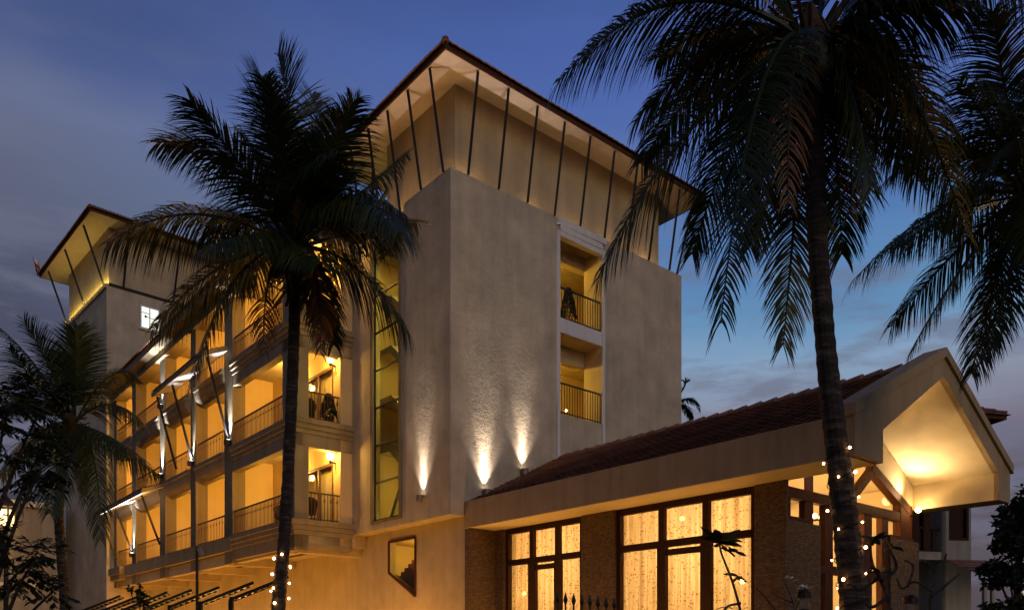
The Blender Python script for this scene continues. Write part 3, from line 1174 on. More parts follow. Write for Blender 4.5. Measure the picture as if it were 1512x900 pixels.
wo = w.build('window', 'white', hotel)
wo['label'] = 'small brightly lit bathroom window'
w = MB(TT)
w.add([TT(-0.02, 1.8, 19.38), TT(-0.02, 2.72, 19.38), TT(-0.02, 2.72, 20.52), TT(-0.02, 1.8, 20.52)], [(0, 1, 2, 3)])
w.build('pane', 'e_win', wo, normals=False)
w = MB(TT)
w.ball(TT(-0.045, 2.02, 20.0), 0.07, 8)
w.bar(TT(-0.045, 2.02, 20.0), TT(-0.045, 2.6, 19.95), 0.03)
w.build('latch', 'iron', wo)

# ================================================================== the dining pavilion
pav = thing('dining_pavilion', 'low pavilion with a red tiled gable roof, stone piers and tall curtained windows', 'pavilion', H(-6, 4.3, 0), TH)
ZF, ZT = 5.03, 5.80
UE = -11.77
VN, VFAR, VR = 0.48, 8.12, 4.30
# eave boxes
b = MB(H)
b.box(UE + 0.122, -0.02, VN, 1.56, ZF, ZT)
b.box(UE + 0.122, -0.02, 7.38, VFAR, ZF, ZT)
b.build('fascia', 'annex', pav)
# gable frame
prof = [(VN, ZF), (VN, 5.88), (VR, 7.74), (VFAR, 5.88), (VFAR, ZF), (7.38, ZF), (7.38, 5.66), (VR, 7.26), (1.56, 5.66), (1.56, ZF)]
b = MB(H)
b.prism(prof, lambda v, z: H(UE, v, z), lambda v, z: H(UE + 0.12, v, z))
b.build('gable_frame', 'annex', pav)
prof = [(VN - .07, 5.74), (VN - .07, 5.95), (VR, 7.86), (VFAR + .07, 5.95), (VFAR + .07, 5.74), (VR, 7.66)]
b = MB(H)
b.prism(prof, lambda v, z: H(UE - 0.06, v, z), lambda v, z: H(UE + 0.42, v, z))
b.build('coping', 'annex', pav)
# ceiling under both slopes
cl = MB(H)
P = [(1.56, 5.66), (VR, 7.26), (7.38, 5.66)]
for (a, c) in ((P[0], P[1]), (P[1], P[2])):
    cl.add([H(UE + 0.10, a[0], a[1]), H(-0.02, a[0], a[1]), H(-0.02, c[0], c[1]), H(UE + 0.10, c[0], c[1])], [(0, 1, 2, 3)])
cl.add([H(UE + .10, 7.379, ZF), H(-.02, 7.379, ZF), H(-.02, 7.379, 5.66), H(UE + .10, 7.379, 5.66)], [(0, 1, 2, 3)])
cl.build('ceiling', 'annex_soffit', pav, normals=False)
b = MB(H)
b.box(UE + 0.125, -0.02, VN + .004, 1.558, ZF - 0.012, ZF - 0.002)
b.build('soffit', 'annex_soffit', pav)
# tiles
m = MB(H)
tile_slope(m, H(UE + 0.40, VN + 0.16, 5.765), H(-0.02, VN + 0.16, 5.765), H(UE + 0.40, VR, 7.60), H(-0.02, VR, 7.60), 17, pitch=0.25, lift=0.085)
tile_slope(m, H(UE + 0.40, VFAR - 0.06, 5.80), H(-0.02, VFAR - 0.06, 5.80), H(UE + 0.40, VR, 7.60), H(-0.02, VR, 7.60), 15, pitch=0.25, lift=0.06)
rf = m.build('roof', 'tile', pav)
m = MB(H)
n = 26
for i in range(n):
    a = UE + 0.42 + (11.3) * i / n
    m.tube([H(a, VR, 7.63), H(a + 0.46, VR, 7.60)], [0.13, 0.105], 10)
m.build('ridge_cap', 'tile', rf)
# stone piers
VW = 1.50
for (a, c, z) in ((-0.66, -0.02, ZF), (-5.05, -3.88, ZF), (-9.83, -9.08, ZF)):
    p = MB(H)
    if a < -9:
        p.box(a, c, VW - 0.06, VW + 0.03, 0, z - 0.002)
        p.box(a + 0.25, c, VW + 0.03, VW + 0.35, 0, z - 0.002)
    else:
        p.box(a, c, VW - 0.06, VW + 0.35, 0, z - 0.002)
    p.build('pier', 'brick', pav)
p = MB(H)
p.box(-0.26, -0.02, 0.50, VW - 0.062, 0, ZF - 0.002)
p.build('pier', 'brick', pav)
p = MB(H)
p.box(-9.83, -9.582, 1.532, 2.82, 0, 4.20)
p.build('pier', 'brick', pav)
p = MB(H)
p.box(-9.86, -9.50, 6.05, 7.62, 0, 4.22)
p.build('pier', 'brick', pav)['label'] = 'pale stone pier at the end of the glazed gable'
# near windows
for (a, c, mull) in ((-3.878, -0.662, ((-1.95, -1.66), (-2.98, -2.74))), (-9.078, -5.052, ((-6.61, -6.36), (-7.90, -7.62)))):
    f = MB(H)
    v0, v1 = VW + 0.02, VW + 0.14
    f.box(a, a + 0.13, v0, v1, 0.3, ZF - 0.01)
    f.box(c - 0.13, c, v0, v1, 0.3, ZF - 0.01)
    f.box(a + 0.13, c - 0.13, v0, v1, 4.86, ZF - 0.01)
    f.box(a + 0.13, c - 0.13, v0 - 0.01, v1 + 0.01, 3.94, 4.10)
    for (p_, q_) in mull:
        f.box(p_, q_, v0, v1, 0.3, 3.938)
        mm = (p_ + q_) / 2
        f.box(mm - 0.085, mm + 0.085, v0 + .005, v1 - .005, 4.102, 4.858)
    f.box(mull[1][1], mull[0][0], v0 + 0.02, v1 - 0.02, 3.74, 3.88)
    f.box(a + 0.13, c - 0.13, v0, v1, 0.3, 0.45)
    wo = f.build('window', 'wood', pav)
    f = MB(H)
    f.add([H(a + .05, VW + .08, .4), H(c - .05, VW + .08, .4), H(c - .05, VW + .08, 4.95), H(a + .05, VW + .08, 4.95)], [(0, 1, 2, 3)])
    f.build('pane', 'glass', wo, normals=False)
# wall over the near windows is the eave box; room shell
b = MB(H)
b.box(-9.62, -0.1, 7.3, 7.378, 0, ZF + .6)
b.prism([(1.86, 0), (7.3, 0), (7.3, 5.6), (4.3, 7.2), (1.86, 5.75)], lambda v, z: H(-0.3, v, z), lambda v, z: H(-0.03, v, z))
b.box(-9.5, -0.3, 1.66, 7.3, 0.0, 0.30)
b.build('inner_wall', 'annex_soffit', pav)
b = MB(H)                                             # tie beams and rafters inside
for u in (-3.2, -6.4):
    b.bar(H(u, 2.9, 6.3), H(u, 5.7, 6.3), 0.16, 0.2)
    b.bar(H(u, 1.7, 5.5), H(u, VR, 7.05), 0.16, 0.2)
    b.bar(H(u, 7.2, 5.5), H(u, VR, 7.05), 0.16, 0.2)
b.build('truss', 'timber', pav)
# glazed gable wall
UG = -9.80
f = MB(H)
def gb(v0, v1, z0, z1, d=0.0, m=None):
    (m or f).box(UG - d, UG + 0.14 + d, v0, v1, z0, z1)
gb(1.51, 6.95, 4.68, 4.90, 0.02)                       # tie beam
gb(2.83, 6.04, 3.18, 3.36, 0.01)                       # transom
for (v0, v1, z0, z1) in ((1.51, 1.66, 4.22, 4.678), (2.22, 2.55, 4.22, 4.678), (3.05, 3.40, 0.3, 3.178), (3.05, 3.40, 3.362, 4.678),
                         (4.84, 5.22, 0.3, 3.178), (4.84, 5.22, 3.362, 4.678), (5.72, 6.05, 3.362, 4.678), (5.72, 6.04, .3, 3.178),
                         (1.66, 2.22, 4.22, 4.30), (3.98, 4.36, 4.902, 5.72)):
    gb(v0, v1, z0, z1)
gb(6.66, 7.30, 4.222, 5.12, 0.03)
f.box(UG - .05, UG + .18, 6.05, 7.30, 4.222, 4.30)
f.bar(H(UG + .06, 4.30, 4.98), H(UG + .06, 5.36, 5.80), 0.18, 0.17)
f.bar(H(UG + .06, 5.22, 5.80), H(UG + .06, 7.15, 5.0), 0.20, 0.20)
gw = f.build('gable_window', 'timber', pav)
f = MB(H)
f.add([H(UG + .08, v, z) for v, z in ((1.52, 4.2), (7.2, 4.2), (7.2, 5.1), (5.3, 5.8), (4.2, 5.75), (1.6, 5.6))], [(0, 1, 2, 3, 4, 5)])
f.add([H(UG + .08, v, z) for v, z in ((2.84, .3), (6.04, .3), (6.04, 4.199), (2.84, 4.199))], [(0, 1, 2, 3)])
f.build('pane', 'glass', gw, normals=False)
b = MB(H)                                             # plaster band over the right rafter
b.panel('u', UG - 0.02, 0.18, [(5.28, 5.93), (7.36, 5.08), (7.36, 5.64), (4.32, 7.22), (4.32, 5.86), (5.28, 5.90)])
b.build('wall', 'annex_soffit', pav)
for k, (u, v) in enumerate(((-2.2, 3.6), (-4.9, 4.6), (-7.4, 3.4))):
    light('hall_lamp', 'POINT', H(u, v, 4.0), 225, (1, .60, .25), pav, 0.18)
light('hall_lamp', 'POINT', H(-8.8, 4.6, 4.6), 120, (1, .54, .17), pav, 0.15)
light('soffit_lamp', 'SPOT', H(-10.0, 6.75, 5.25), 185, (1, .68, .36), pav, 0.12, spot=165, blend=1.0, aim=(H(-10.9, 5.6, 6.6) - H(-10.0, 6.75, 5.25)))


# curtains behind the pavilion windows
for (a, c, lab) in ((-3.86, -0.68, 'sheer floral curtain glowing behind the narrower pavilion window beside the hotel block'),
                    (-9.06, -5.07, 'sheer floral curtain glowing behind the wide pavilion window with the potted-plant silhouette')):
    m = MB(H)
    n = int((c - a) / 0.035)
    pts = []
    rnd = random.Random(int(-a * 100))
    ph = 0
    for k in range(n + 1):
        u = a + (c - a) * k / n
        ph += 0.55 + 0.25 * rnd.random()
        y = VW + 0.27 + 0.035 * sin(ph) + 0.015 * sin(ph * 2.7)
        pts += [H(u, y, 0.34), H(u, y + 0.01, 4.93)]
    m.add(pts, [(2 * k, 2 * k + 2, 2 * k + 3, 2 * k + 1) for k in range(n)])
    o = m.build('floral_curtain', 'sheer', smooth=True, normals=False)
    # object frame turned with the pavilion so the flowers follow the cloth
    R = Matrix.Rotation(-TH, 3, 'Z')
    for vtx in o.data.vertices:
        vtx.co = R @ vtx.co
    o.rotation_euler = (0, 0, TH)
    tag(o, lab, 'curtain', 'floral curtains in the pavilion')

# pendants in the hall, seen as glows through the sheers
for (u, v, z, lab) in ((-6.27, 2.6, 4.77, 'glowing pendant lamp behind the upper panes of the wide pavilion window'),
                       (-0.95, 2.0, 3.15, 'glowing pendant lamp low behind the narrower pavilion window')):
    t = thing('pendant_lamp', lab, 'lamp', H(u, v, z - 0.2), TH, 'pendant lamps in the pavilion')
    m = MB(H)
    m.ball(H(u, v, z), 0.06, 10)
    m.build('globe', 'e_warm', t, smooth=True)
    m = MB(H)
    m.bar(H(u, v, z + 0.08), H(u, v, 6.2), 0.02)
    m.build('cord', 'iron', t)

# double wall sconce and picture inside the gable
t = thing('wall_sconce', 'twin-armed lit sconce seen through the gable glass', 'wall lamp', H(-9.2, 3.66, 4.4), TH)
for dv in (-.14, .14):
    m = MB(H)
    m.ball(H(-9.3, 3.66 + dv, 4.55), 0.06, 10)
    m.build('globe', 'e_sconce', t, smooth=True)
m = MB(H)
m.bar(H(-9.3, 3.50, 4.47), H(-9.3, 3.82, 4.47), 0.03)
m.bar(H(-9.3, 3.66, 4.47), H(-9.15, 3.66, 4.47), 0.03)
m.build('bracket', 'iron', t)
m = MB(H)
m.box(-9.14, -9.0, 3.58, 3.74, 0.3, 6.6)
m.build('column', 'timber', pav)
t = thing('pavilion_globe', 'small round globe lamp on the stone pier under the flared gable', 'wall lamp', H(-9.9, 7.15, 4.9), TH)
m = MB(H)
m.ball(H(-10.02, 7.2, 5.0), 0.075, 10)
m.build('globe', 'e_warm', t, smooth=True)
light('globe_light', 'POINT', H(-10.16, 7.12, 5.02), 9, (1, .62, .26), t, 0.05)
m = MB(H)
m.bar(H(-10.02, 7.2, 4.90), H(-9.8, 7.2, 4.86), 0.035)
m.build('bracket', 'iron', t)

# ================================================================== uplights on the block
def uplight(p, out, lab, power=330, size=54):
    p = Vector(p)
    out = Vector(out).normalized()
    t = thing('wall_uplight', lab, 'wall lamp', p, TH, 'cylinder uplights on the block')
    c = p + out * 0.15
    m = MB()
    m._lathe(c - Vector((0, 0, 0.2)), [(0.06, 0), (0.095, 0.02), (0.105, 0.16), (0.115, 0.20), (0.10, 0.20), (0.09, 0.17)], 16)
    m.build('lamp_body', 'metal', t, smooth=False)
    m = MB()
    m.bar(p, c - Vector((0, 0, 0.1)), 0.08)
    m.build('bracket', 'metal', t)
    m = MB()
    m._lathe(c - Vector((0, 0, 0.03)), [(0.085, 0), (0.085, 0.01)], 14)
    m.build('lens', 'e_lens', t)
    light('uplight_beam', 'SPOT', c + Vector((0, 0, 0.02)), power * 3.2, (1, .84, .74), t, 0.05, spot=32, blend=1.0,
          aim=Vector((0, 0, 1)) - out * 0.02)
    light('uplight_beam', 'SPOT', c + Vector((0, 0, 0.02)), power * 1.0, (1, .80, .72), t, 0.05, spot=70, blend=1.0,
          aim=Vector((0, 0, 1)) - out * 0.05)
    return t


nR = H(-1, 0, 0) - H(0, 0, 0)
nL = H(0, -1, 0) - H(0, 0, 0)
uplight(H(0, 1.22, 6.24), nR, 'lit cylinder uplight on the broad block face, the one nearer the corner')
uplight(H(0, 2.72, 7.06), nR, 'lit cylinder uplight just above the pavilion tiles', power=220)
uplight(H(1.40, 0, 6.12), nL, 'lit cylinder uplight beside the tall stair window', power=260)


def pil_light(u, z, zt, lab, power):
    p = H(u, VF, z)
    t = thing('pillar_uplight', lab, 'wall lamp', p, TH, 'cold uplights on the balcony pillars')
    c = H(u, VF - 0.10, z)
    m = MB(H)
    m.box(u - 0.09, u + 0.09, VF - 0.22, VF - 0.002, z - 0.22, z - 0.02)
    m.build('lamp_body', 'iron', t)
    m = MB(H)
    m.box(u - 0.06, u + 0.06, VF - 0.16, VF - 0.04, z - 0.019, z - 0.005)
    m.build('lens', 'e_cold', t)
    light('uplight_beam', 'SPOT', c + Vector((0, 0, 0.03)), power * 5.0, (.84, .87, 1.0), t, 0.05, spot=42, blend=0.9,
          aim=Vector((0, 0, 1)) - nL * 0.03)


pil_light(11.45, 9.45, 12.5, 'cold white uplight on the balcony pillar nearest the corner balconies', 380)
pil_light(15.68, 9.40, 12.5, 'cold white uplight on the balcony pillar under the middle of the upper canopy', 380)
pil_light(19.9, 9.55, 15, 'cold white uplight on the tall balcony pillar past the end of the upper canopy', 520)
pil_light(24.65, 6.32, 8.5, 'cold white uplight on the pillar beneath the lower canopy', 340)
pil_light(19.9, 12.75, 15, 'cold white uplight high on the pillar under the wing eave', 240)

# ground uplights by the tower
for (u, v, lab, pw) in ((27.2, 0.53, 'ground uplight washing the wall below the lower canopy', 120), (31.2, 0.53, 'ground uplight washing the wall by the small palm trunk', 120)):
    p = H(u, v - 0.25, 0.5)
    t = thing('ground_uplight', lab, 'garden lamp', p - Vector((0, 0, .5)), TH, 'ground uplights along the wing')
    m = MB()
    m._lathe(p - Vector((0, 0, .5)), [(0.05, 0), (0.05, .3), (0.12, .32), (0.13, .5)], 12)
    m.build('lamp_body', 'metal', t)
    light('uplight_beam', 'SPOT', p + Vector((0, 0, .03)), pw * 7, (1, .86, .62), t, 0.05, spot=22, blend=0.9, aim=Vector((0, 0, 1)) - nL * 0.03)
    m = MB(H)
    m.tube([H(u, v - .02, 0), H(u, v - .02, 5)], 0.22, 16)
    m.build('round_pillar', 'cream', hotel)

# sconces on the corner balconies
for F_, nm in zip(FL, ('lowest', 'middle', 'uppermost')):
    p = H(6.1, VB - 0.05, F_ + 2.25)
    t = thing('balcony_sconce', 'glowing glass sconce beside the sliding door of the %s corner balcony' % nm, 'wall lamp', p, TH, 'sconces on the corner balconies')
    c = H(6.25, VB - 0.20, F_ + 2.25)
    m = MB()
    m._lathe(c, [(0.05, 0), (0.10, .06), (0.13, .16), (0.12, .28), (0.07, .34)], 14)
    m.build('lamp_shade', 'e_sconce', t, smooth=True)
    m = MB()
    m.bar(c - Vector((0, 0, 0.04)), H(6.25, VB, F_ + 2.16), 0.04)
    m._lathe(c - Vector((0, 0, .12)), [(0.02, 0), (0.05, .06), (0.05, .118)], 10)
    m.build('bracket', 'iron', t)
    light('sconce_lamp', 'POINT', c - nL * 0.0 + nL * 0.14 + Vector((0, 0, .15)), 260, (1, .54, .10), t, 0.1)
    # second one at the far end of the same balcony
    p = H(10.2, VB, F_ + 2.0)
    t = thing('balcony_sconce', 'glowing sconce mostly hidden behind the palm trunk on the %s corner balcony' % nm, 'wall lamp', p, TH, 'sconces on the corner balconies')
    c = H(8.9, VB - 0.20, F_ + 2.0)
    m = MB()
    m._lathe(c, [(0.05, 0), (0.10, .06), (0.13, .16), (0.12, .28), (0.07, .34)], 14)
    m.build('lamp_shade', 'e_sconce', t, smooth=True)
    m = MB()
    m.bar(c, H(8.9, VB, F_ + 1.95), 0.04)
    m.build('bracket', 'iron', t)
    light('sconce_lamp', 'POINT', c + nL * 0.14 + Vector((0, 0, .15)), 260, (1, .54, .10), t, 0.1)

# ================================================================== balcony furniture
def tub_chair(u, v, z, face, lab):
    t = thing('tub_chair', lab, 'chair', H(u, v, z), TH, 'dark wicker chairs on the corner balconies')
    fx, fy = cos(face), sin(face)
    P = lambda a, c, h: H(u + a * fx - c * fy, v + a * fy + c * fx, z + h)
    m = MB()
    m._lathe(P(0, 0, 0.36), [(0.25, 0), (0.28, .03), (0.28, .08), (0.22, .10)], 16)
    m.build('seat', 'black', t)
    m = MB()
    pts = []
    n = 20
    for k in range(n + 1):
        a = radians(75) + radians(210) * k / n
        hgt = 0.62 + 0.30 * max(0, sin(pi * k / n)) ** 1.2
        for r, h in ((0.27, 0.40), (0.34, hgt), (0.30, hgt), (0.23, 0.44)):
            pts.append(P(r * cos(a), r * sin(a), h))
    fs = []
    for k in range(n):
        for j in range(4):
            fs.append((4 * k + j, 4 * k + 4 + j, 4 * k + 4 + (j + 1) % 4, 4 * k + (j + 1) % 4))
    m.add(pts, fs)
    m.build('backrest', 'black', t)
    for sx in (1, -1):
        for sy in (1, -1):
            m = MB()
            m.bar(P(sx * .17, sy * .17, 0), P(sx * .2, sy * .2, .37), .04)
            m.build('leg', 'black', t)


tub_chair(6.75, -1.2, FL[0] + 0.02, 0.2, 'dark wicker tub chair behind the railing of the lowest corner balcony')
tub_chair(6.75, -1.25, FL[1] + 0.02, 0.2, 'dark wicker tub chair behind the railing of the middle corner balcony')
tub_chair(6.7, -1.2, FL[2] + 0.02, 0.2, 'dark wicker tub chair on the uppermost corner balcony')
tub_chair(8.3, -1.4, FL[0] + 0.02, 3.3, 'dark wicker tub chair peeping out behind the palm trunk, lowest corner balcony')


def potted(u, v, z, h, kind, lab):
    t = thing('potted_plant', lab, 'potted plant', H(u, v, z), TH)
    p = H(u, v, z)
    m = MB()
    m._lathe(p, [(0.10, 0), (0.15, .02), (0.18, .26), (0.20, .28), (0.17, .28)], 14)
    m.build('pot', 'black', t)
    m = MB()
    rnd = random.Random(int(h * 1000))
    for k in range(700 if kind == 'cone' else 160):
        if kind == 'cone':
            s = rnd.random() ** 0.8
            a = rnd.random() * 2 * pi
            r = 0.24 * (1 - s) ** 0.7 + .02
            c = p + Vector((r * cos(a), r * sin(a), 0.28 + s * h))
            d = Vector((cos(a), sin(a), 1.6)).normalized() * 0.11
        else:
            a = rnd.random() * 2 * pi
            e = rnd.uniform(-.2, 1.4)
            c = p + Vector((0, 0, .3 + .3 * rnd.random())) + Vector((cos(a) * cos(e), sin(a) * cos(e), sin(e))) * rnd.uniform(.05, h * .5)
            d = Vector((cos(a) * cos(e), sin(a) * cos(e), sin(e))) * 0.18
        s_ = d.cross(Vector((rnd.random() - .5, rnd.random() - .5, rnd.random() - .5))).normalized() * 0.03
        m.add([c - s_, c + d * .5 - s_ * 1.4, c + d, c + d * .5 + s_ * 1.4], [(0, 1, 2, 3)])
    m.build('foliage', 'leaf', t, normals=False)


potted(6.1, -0.75, FL[1] + .02, 0.75, 'cone', 'narrow dark potted shrub at the end of the middle corner balcony')
potted(6.15, -0.7, FL[2] + .02, 0.6, 'bush', 'bushy potted plant at the end of the uppermost corner balcony')
potted(0.55, 5.25, 12.2, 1.05, 'cone', 'tall cone-shaped potted conifer in the upper loggia of the block')

# flag on the tower eave
fp = TT(9.35, -1.2, 24.4)
t = thing('flag', 'small furled red, white and dark flag at the tip of the tower eave', 'flag', fp)
m = MB()
m.tube([fp, fp + Vector((-0.30, 0, 1.15))], [0.03, 0.02], 6)
m.build('pole', 'iron', t)
flag_cols = (('red_cloth', (0.6, 0.06, 0.03)), ('white_cloth', (0.8, 0.75, 0.7)), ('ochre_cloth', (0.30, 0.20, 0.04)))
for k, (nm, c) in enumerate(flag_cols):
    M[nm] = plain(nm, c, rough=0.9)
tip = fp + Vector((-0.30, 0, 1.15))
for k, nm in enumerate(('white_cloth', 'red_cloth', 'ochre_cloth')):
    m = MB()
    pts = []
    for i in range(7):
        s = i / 6
        for j in (0, 1):
            f_ = (k + j) / 3
            pts.append(tip + Vector((0.45 * s + 0.12 * f_ + .05 * sin(3 * s + k), 0.08 * sin(5 * s), -0.28 * s - 0.85 * f_ - .1 * s * f_)))
    m.add(pts, [(2 * i, 2 * i + 2, 2 * i + 3, 2 * i + 1) for i in range(6)])
    m.build('cloth', nm, t, normals=False)

# ================================================================== palms
def bez(a, b, c, t):
    return a * (1 - t) ** 2 + b * (2 * t * (1 - t)) + c * t * t


def frond(mb, P0, P1, P2, leaf, hang, rnd, n=92, fwd=(0.35, 0.95), width=0.034, up=None):
    """one pinnate frond: rachis tube plus two ranks of drooping leaflets"""
    ln = (P1 - P0).length * .5 + (P2 - P1).length * .5 + (P2 - P0).length * .5
    path = [bez(P0, P1, P2, i / 12) for i in range(13)]
    mb.tube(path, [max(0.006, 0.034 * (1 - i / 12) + 0.006) for i in range(13)], 5)
    for side in (-1, 1):
        for i in range(n):
            t = 0.15 + 0.85 * (i + rnd.random() * 0.7) / n
            if rnd.random() < 0.05:
                continue
            t = min(t, 1.0)
            p = bez(P0, P1, P2, t)
            T = (bez(P0, P1, P2, min(1, t + .01)) - bez(P0, P1, P2, t - .01)).normalized()
            U = Vector((0, 0, 1)) if up is None else up
            S = T.cross(U)
            if S.length < 0.15:
                S = T.cross(Vector((0, 1, 0)))
            S.normalize()
            N = S.cross(T).normalized()
            a = fwd[0] + (fwd[1] - fwd[0]) * t + rnd.uniform(-.08, .08)
            d = (S * side * cos(a) + T * sin(a) + N * ((0.25 if hang < .7 else -.05) + rnd.uniform(-.14, .14))).normalized()
            L = leaf * (0.50 + 0.50 * sin(pi * min(1, t * 1.05) ** 0.8)) * rnd.uniform(.85, 1.1)
            if t > .9:
                L *= 0.8
            hg = hang * 1.25 * rnd.uniform(.7, 1.3)
            w = T - d * T.dot(d)
            w.normalize()
            w *= width * rnd.uniform(.75, 1.15)
            pts = []
            K = 4
            dd = d.copy()
            q = p.copy()
            for k in range(K + 1):
                s = k / K
                wk = w * (0.55 if k == 0 else (1 - s) ** 0.6 if s < 1 else 0)
                if k < K:
                    pts += [q - wk * .5, q + wk * .5]
                else:
                    pts.append(q)
                q = q + dd * (L / K)
                dd = (dd + Vector((0, 0, -1)) * hg / K).normalized()
            b = [(0, 1, 3, 2), (2, 3, 5, 4), (4, 5, 7, 6), (6, 7, 8)]
            mb.add(pts, b)


def palm(name, lab, trunk, radii, crown, fronds, seed, group, leaf=0.95, nuts=6, width=0.034, nleaf=92):
    rnd = random.Random(seed)
    base = Vector(trunk[0])
    t = thing(name, lab, 'palm tree', base, 0, group)
    # trunk: ringed, slightly irregular
    pts, rr = [], []
    tv = [Vector(p) for p in trunk]
    N = len(tv) - 1
    for i in range(N):
        p0 = tv[max(0, i - 1)]; p1 = tv[i]; p2 = tv[i + 1]; p3 = tv[min(N, i + 2)]
        for k in range(14):
            s = k / 14
            q = 0.5 * ((2 * p1) + (p2 - p0) * s + (2 * p0 - 5 * p1 + 4 * p2 - p3) * s * s + (3 * p1 - p0 - 3 * p2 + p3) * s ** 3)
            r = radii[i] + (radii[i + 1] - radii[i]) * s
            pts.append(q)
            rr.append(r * (1.0 + 0.055 * (1 if (k % 2) else -1) * rnd.uniform(.3, 1.2)))
    pts.append(tv[-1]); rr.append(radii[-1])
    m = MB()
    m.tube(pts, rr, 14)
    m.build('trunk', 'bark', t)
    C = Vector(crown)
    m = MB()                                          # fibrous boots under the crown
    for k in range(70):
        a = rnd.random() * 2 * pi
        h = rnd.uniform(-0.9, 0.25)
        r = 0.13 + 0.10 * (h + 0.9)
        p = C + Vector((r * cos(a), r * sin(a), h))
        d = Vector((cos(a) * .5, sin(a) * .5, rnd.uniform(-.9, .9))).normalized() * rnd.uniform(.2, .5)
        m.bar(p, p + d, rnd.uniform(.015, .05), 0.02)
    m.tube([C + Vector((0, 0, -1.0)), C + Vector((0, 0, -.5)), C, C + Vector((0, 0, .35))], [radii[-1], radii[-1] * 1.25, radii[-1] * 1.5, .05], 12)
    m.build('crown_fibre', 'fibre', t)
    for k in range(nuts):
        a = rnd.random() * 2 * pi
        m = MB()
        m.ball(C + Vector((0.30 * cos(a), 0.30 * sin(a), -0.35 + rnd.uniform(-.2, .15))), 0.11, 10, 1.2)
        m.build('coconut', 'nut', t, smooth=True)
    R0 = max(Vector(f[1]).length for f in fronds) * .62
    for (P1, P2, hang, lf) in list(fronds) + (extra(rnd, 2, R0, -.5, 1.2, 1.0, .85) if nuts else []):
        m = MB()
        s = Vector((P2[0], P2[1], 0))
        off = s.normalized() * 0.12 if s.length > .01 else Vector((0, 0, .1))
        frond(m, C + off, C + Vector(P1), C + Vector(P2), leaf * lf, hang, rnd, width=width, n=nleaf)
        m.build('frond', 'frond', t, normals=False)
    for k in range(3 if nuts else 0):                 # old fronds hanging against the trunk
        a = rnd.uniform(0, 2 * pi)
        L = rnd.uniform(1.5, 2.3)
        m = MB()
        frond(m, C + Vector((.1 * cos(a), .1 * sin(a), -.15)), C + Vector((.55 * cos(a), .55 * sin(a), -.35)),
              C + Vector((.5 * cos(a), .5 * sin(a), -L)), leaf * .6, 1.2, rnd, width=width, n=nleaf // 3)
        m.build('frond', 'dry', t, normals=False)['label'] = 'brown dead frond hanging by the trunk'
    return t


def pxf(D, cx, cy, ctrl, tip, dy=(0, 0), hang=1.0, lf=1.0):
    """frond offsets in metres from the crown, read as (right, up) in units of photo pixels at depth D"""
    k = D / 1175.9
    mid = (Vector(ctrl) - Vector((cx, cy)))
    tp = (Vector(tip) - Vector((cx, cy)))
    # ctrl is the point the rachis passes through half-way: turn it into a Bezier handle
    hx = 2 * mid.x - 0.5 * tp.x
    hy = 2 * mid.y - 0.5 * tp.y
    return ((hx * k, dy[0], -hy * k), (tp.x * k, dy[1], -tp.y * k), hang, lf)


def PX(px, py, D):
    return Vector(((px - 756) / 1175.9 * D, D, 1.6 + (952.4 - py) / 1175.9 * D))


def extra(rnd, n, R, zlo, zhi, hang=1.0, lf=.95):
    out = []
    for k in range(n):
        a = rnd.random() * 2 * pi
        el = rnd.uniform(zlo, zhi)
        r = R * rnd.uniform(.8, 1.05)
        tip = Vector((cos(a) * cos(el), sin(a) * cos(el), sin(el))) * r
        ctl = tip * 0.55 + Vector((0, 0, 0.35 * r * cos(el)))
        out.append((tuple(ctl), tuple(tip), hang, lf))
    return out


# --- palm in front of the wing
D = 14.0
cx, cy = 433, 362
fa = [pxf(D, cx, cy, a, b, dy, h, l) for a, b, dy, h, l in (
    ((345, 250), (247, 232), (-.2, -.4), 0.9, 1.0), ((398, 200), (378, 98), (.2, .3), .45, .95), ((436, 220), (418, 100), (-.1, -.3), .4, .95),
    ((470, 220), (452, 118), (.1, .4), .45, .9), ((490, 225), (526, 142), (.1, .2), .35, .62), ((520, 268), (592, 178), (.4, .9), .8, .9),
    ((525, 310), (600, 265), (.6, 1.4), 1.0, 1.0), ((532, 325), (612, 365), (-.5, -1.0), 1.9, 1.35), ((525, 392), (602, 485), (.2, .3), 1.6, 1.2), ((540, 345), (610, 420), (-.9, -1.8), 1.7, 1.2),
    ((300, 330), (184, 385), (-.3, -.6), 1.8, 1.3), ((330, 405), (240, 498), (-.2, -.4), 1.5, 1.2), ((358, 440), (312, 598), (-.5, -.9), 1.0, .8),
    ((470, 400), (505, 452), (-.8, -1.6), 1.2, .9), ((350, 290), (270, 300), (.5, 1.4), 1.1, 1.0), ((390, 300), (335, 240), (-.6, -1.6), .9, 1.0),
    ((480, 330), (540, 330), (-.8, -2.0), 1.2, 1.0), ((445, 300), (450, 250), (-.9, -2.2), .9, 1.0), ((420, 290), (400, 230), (.9, 2.0), .8, 1.0),
    ((400, 390), (370, 450), (-.9, -2.0), 1.3, .95), ((490, 290), (545, 230), (-.5, -1.4), .8, .95), ((370, 330), (300, 360), (.6, 1.7), 1.3, 1.0),
    ((455, 395), (470, 470), (.4, 1.2), 1.2, .8), ((405, 270), (345, 180), (.2, .5), .6, .85), ((475, 280), (510, 210), (.4, 1.0), .6, .9))]
pa = palm('coconut_palm', 'full-crowned coconut palm in front of the balcony wing, trunk wrapped low with fairy lights',
          [PX(404, 1086, D), PX(411, 900, D), PX(420, 790, D), PX(428, 650, D), PX(434, 500, D), PX(436, 400, D)],
          [0.17, .125, .105, .10, .098, .11], PX(cx, cy, D), fa, 3, 'coconut palms around the hotel', leaf=1.1, width=0.034, nleaf=118)

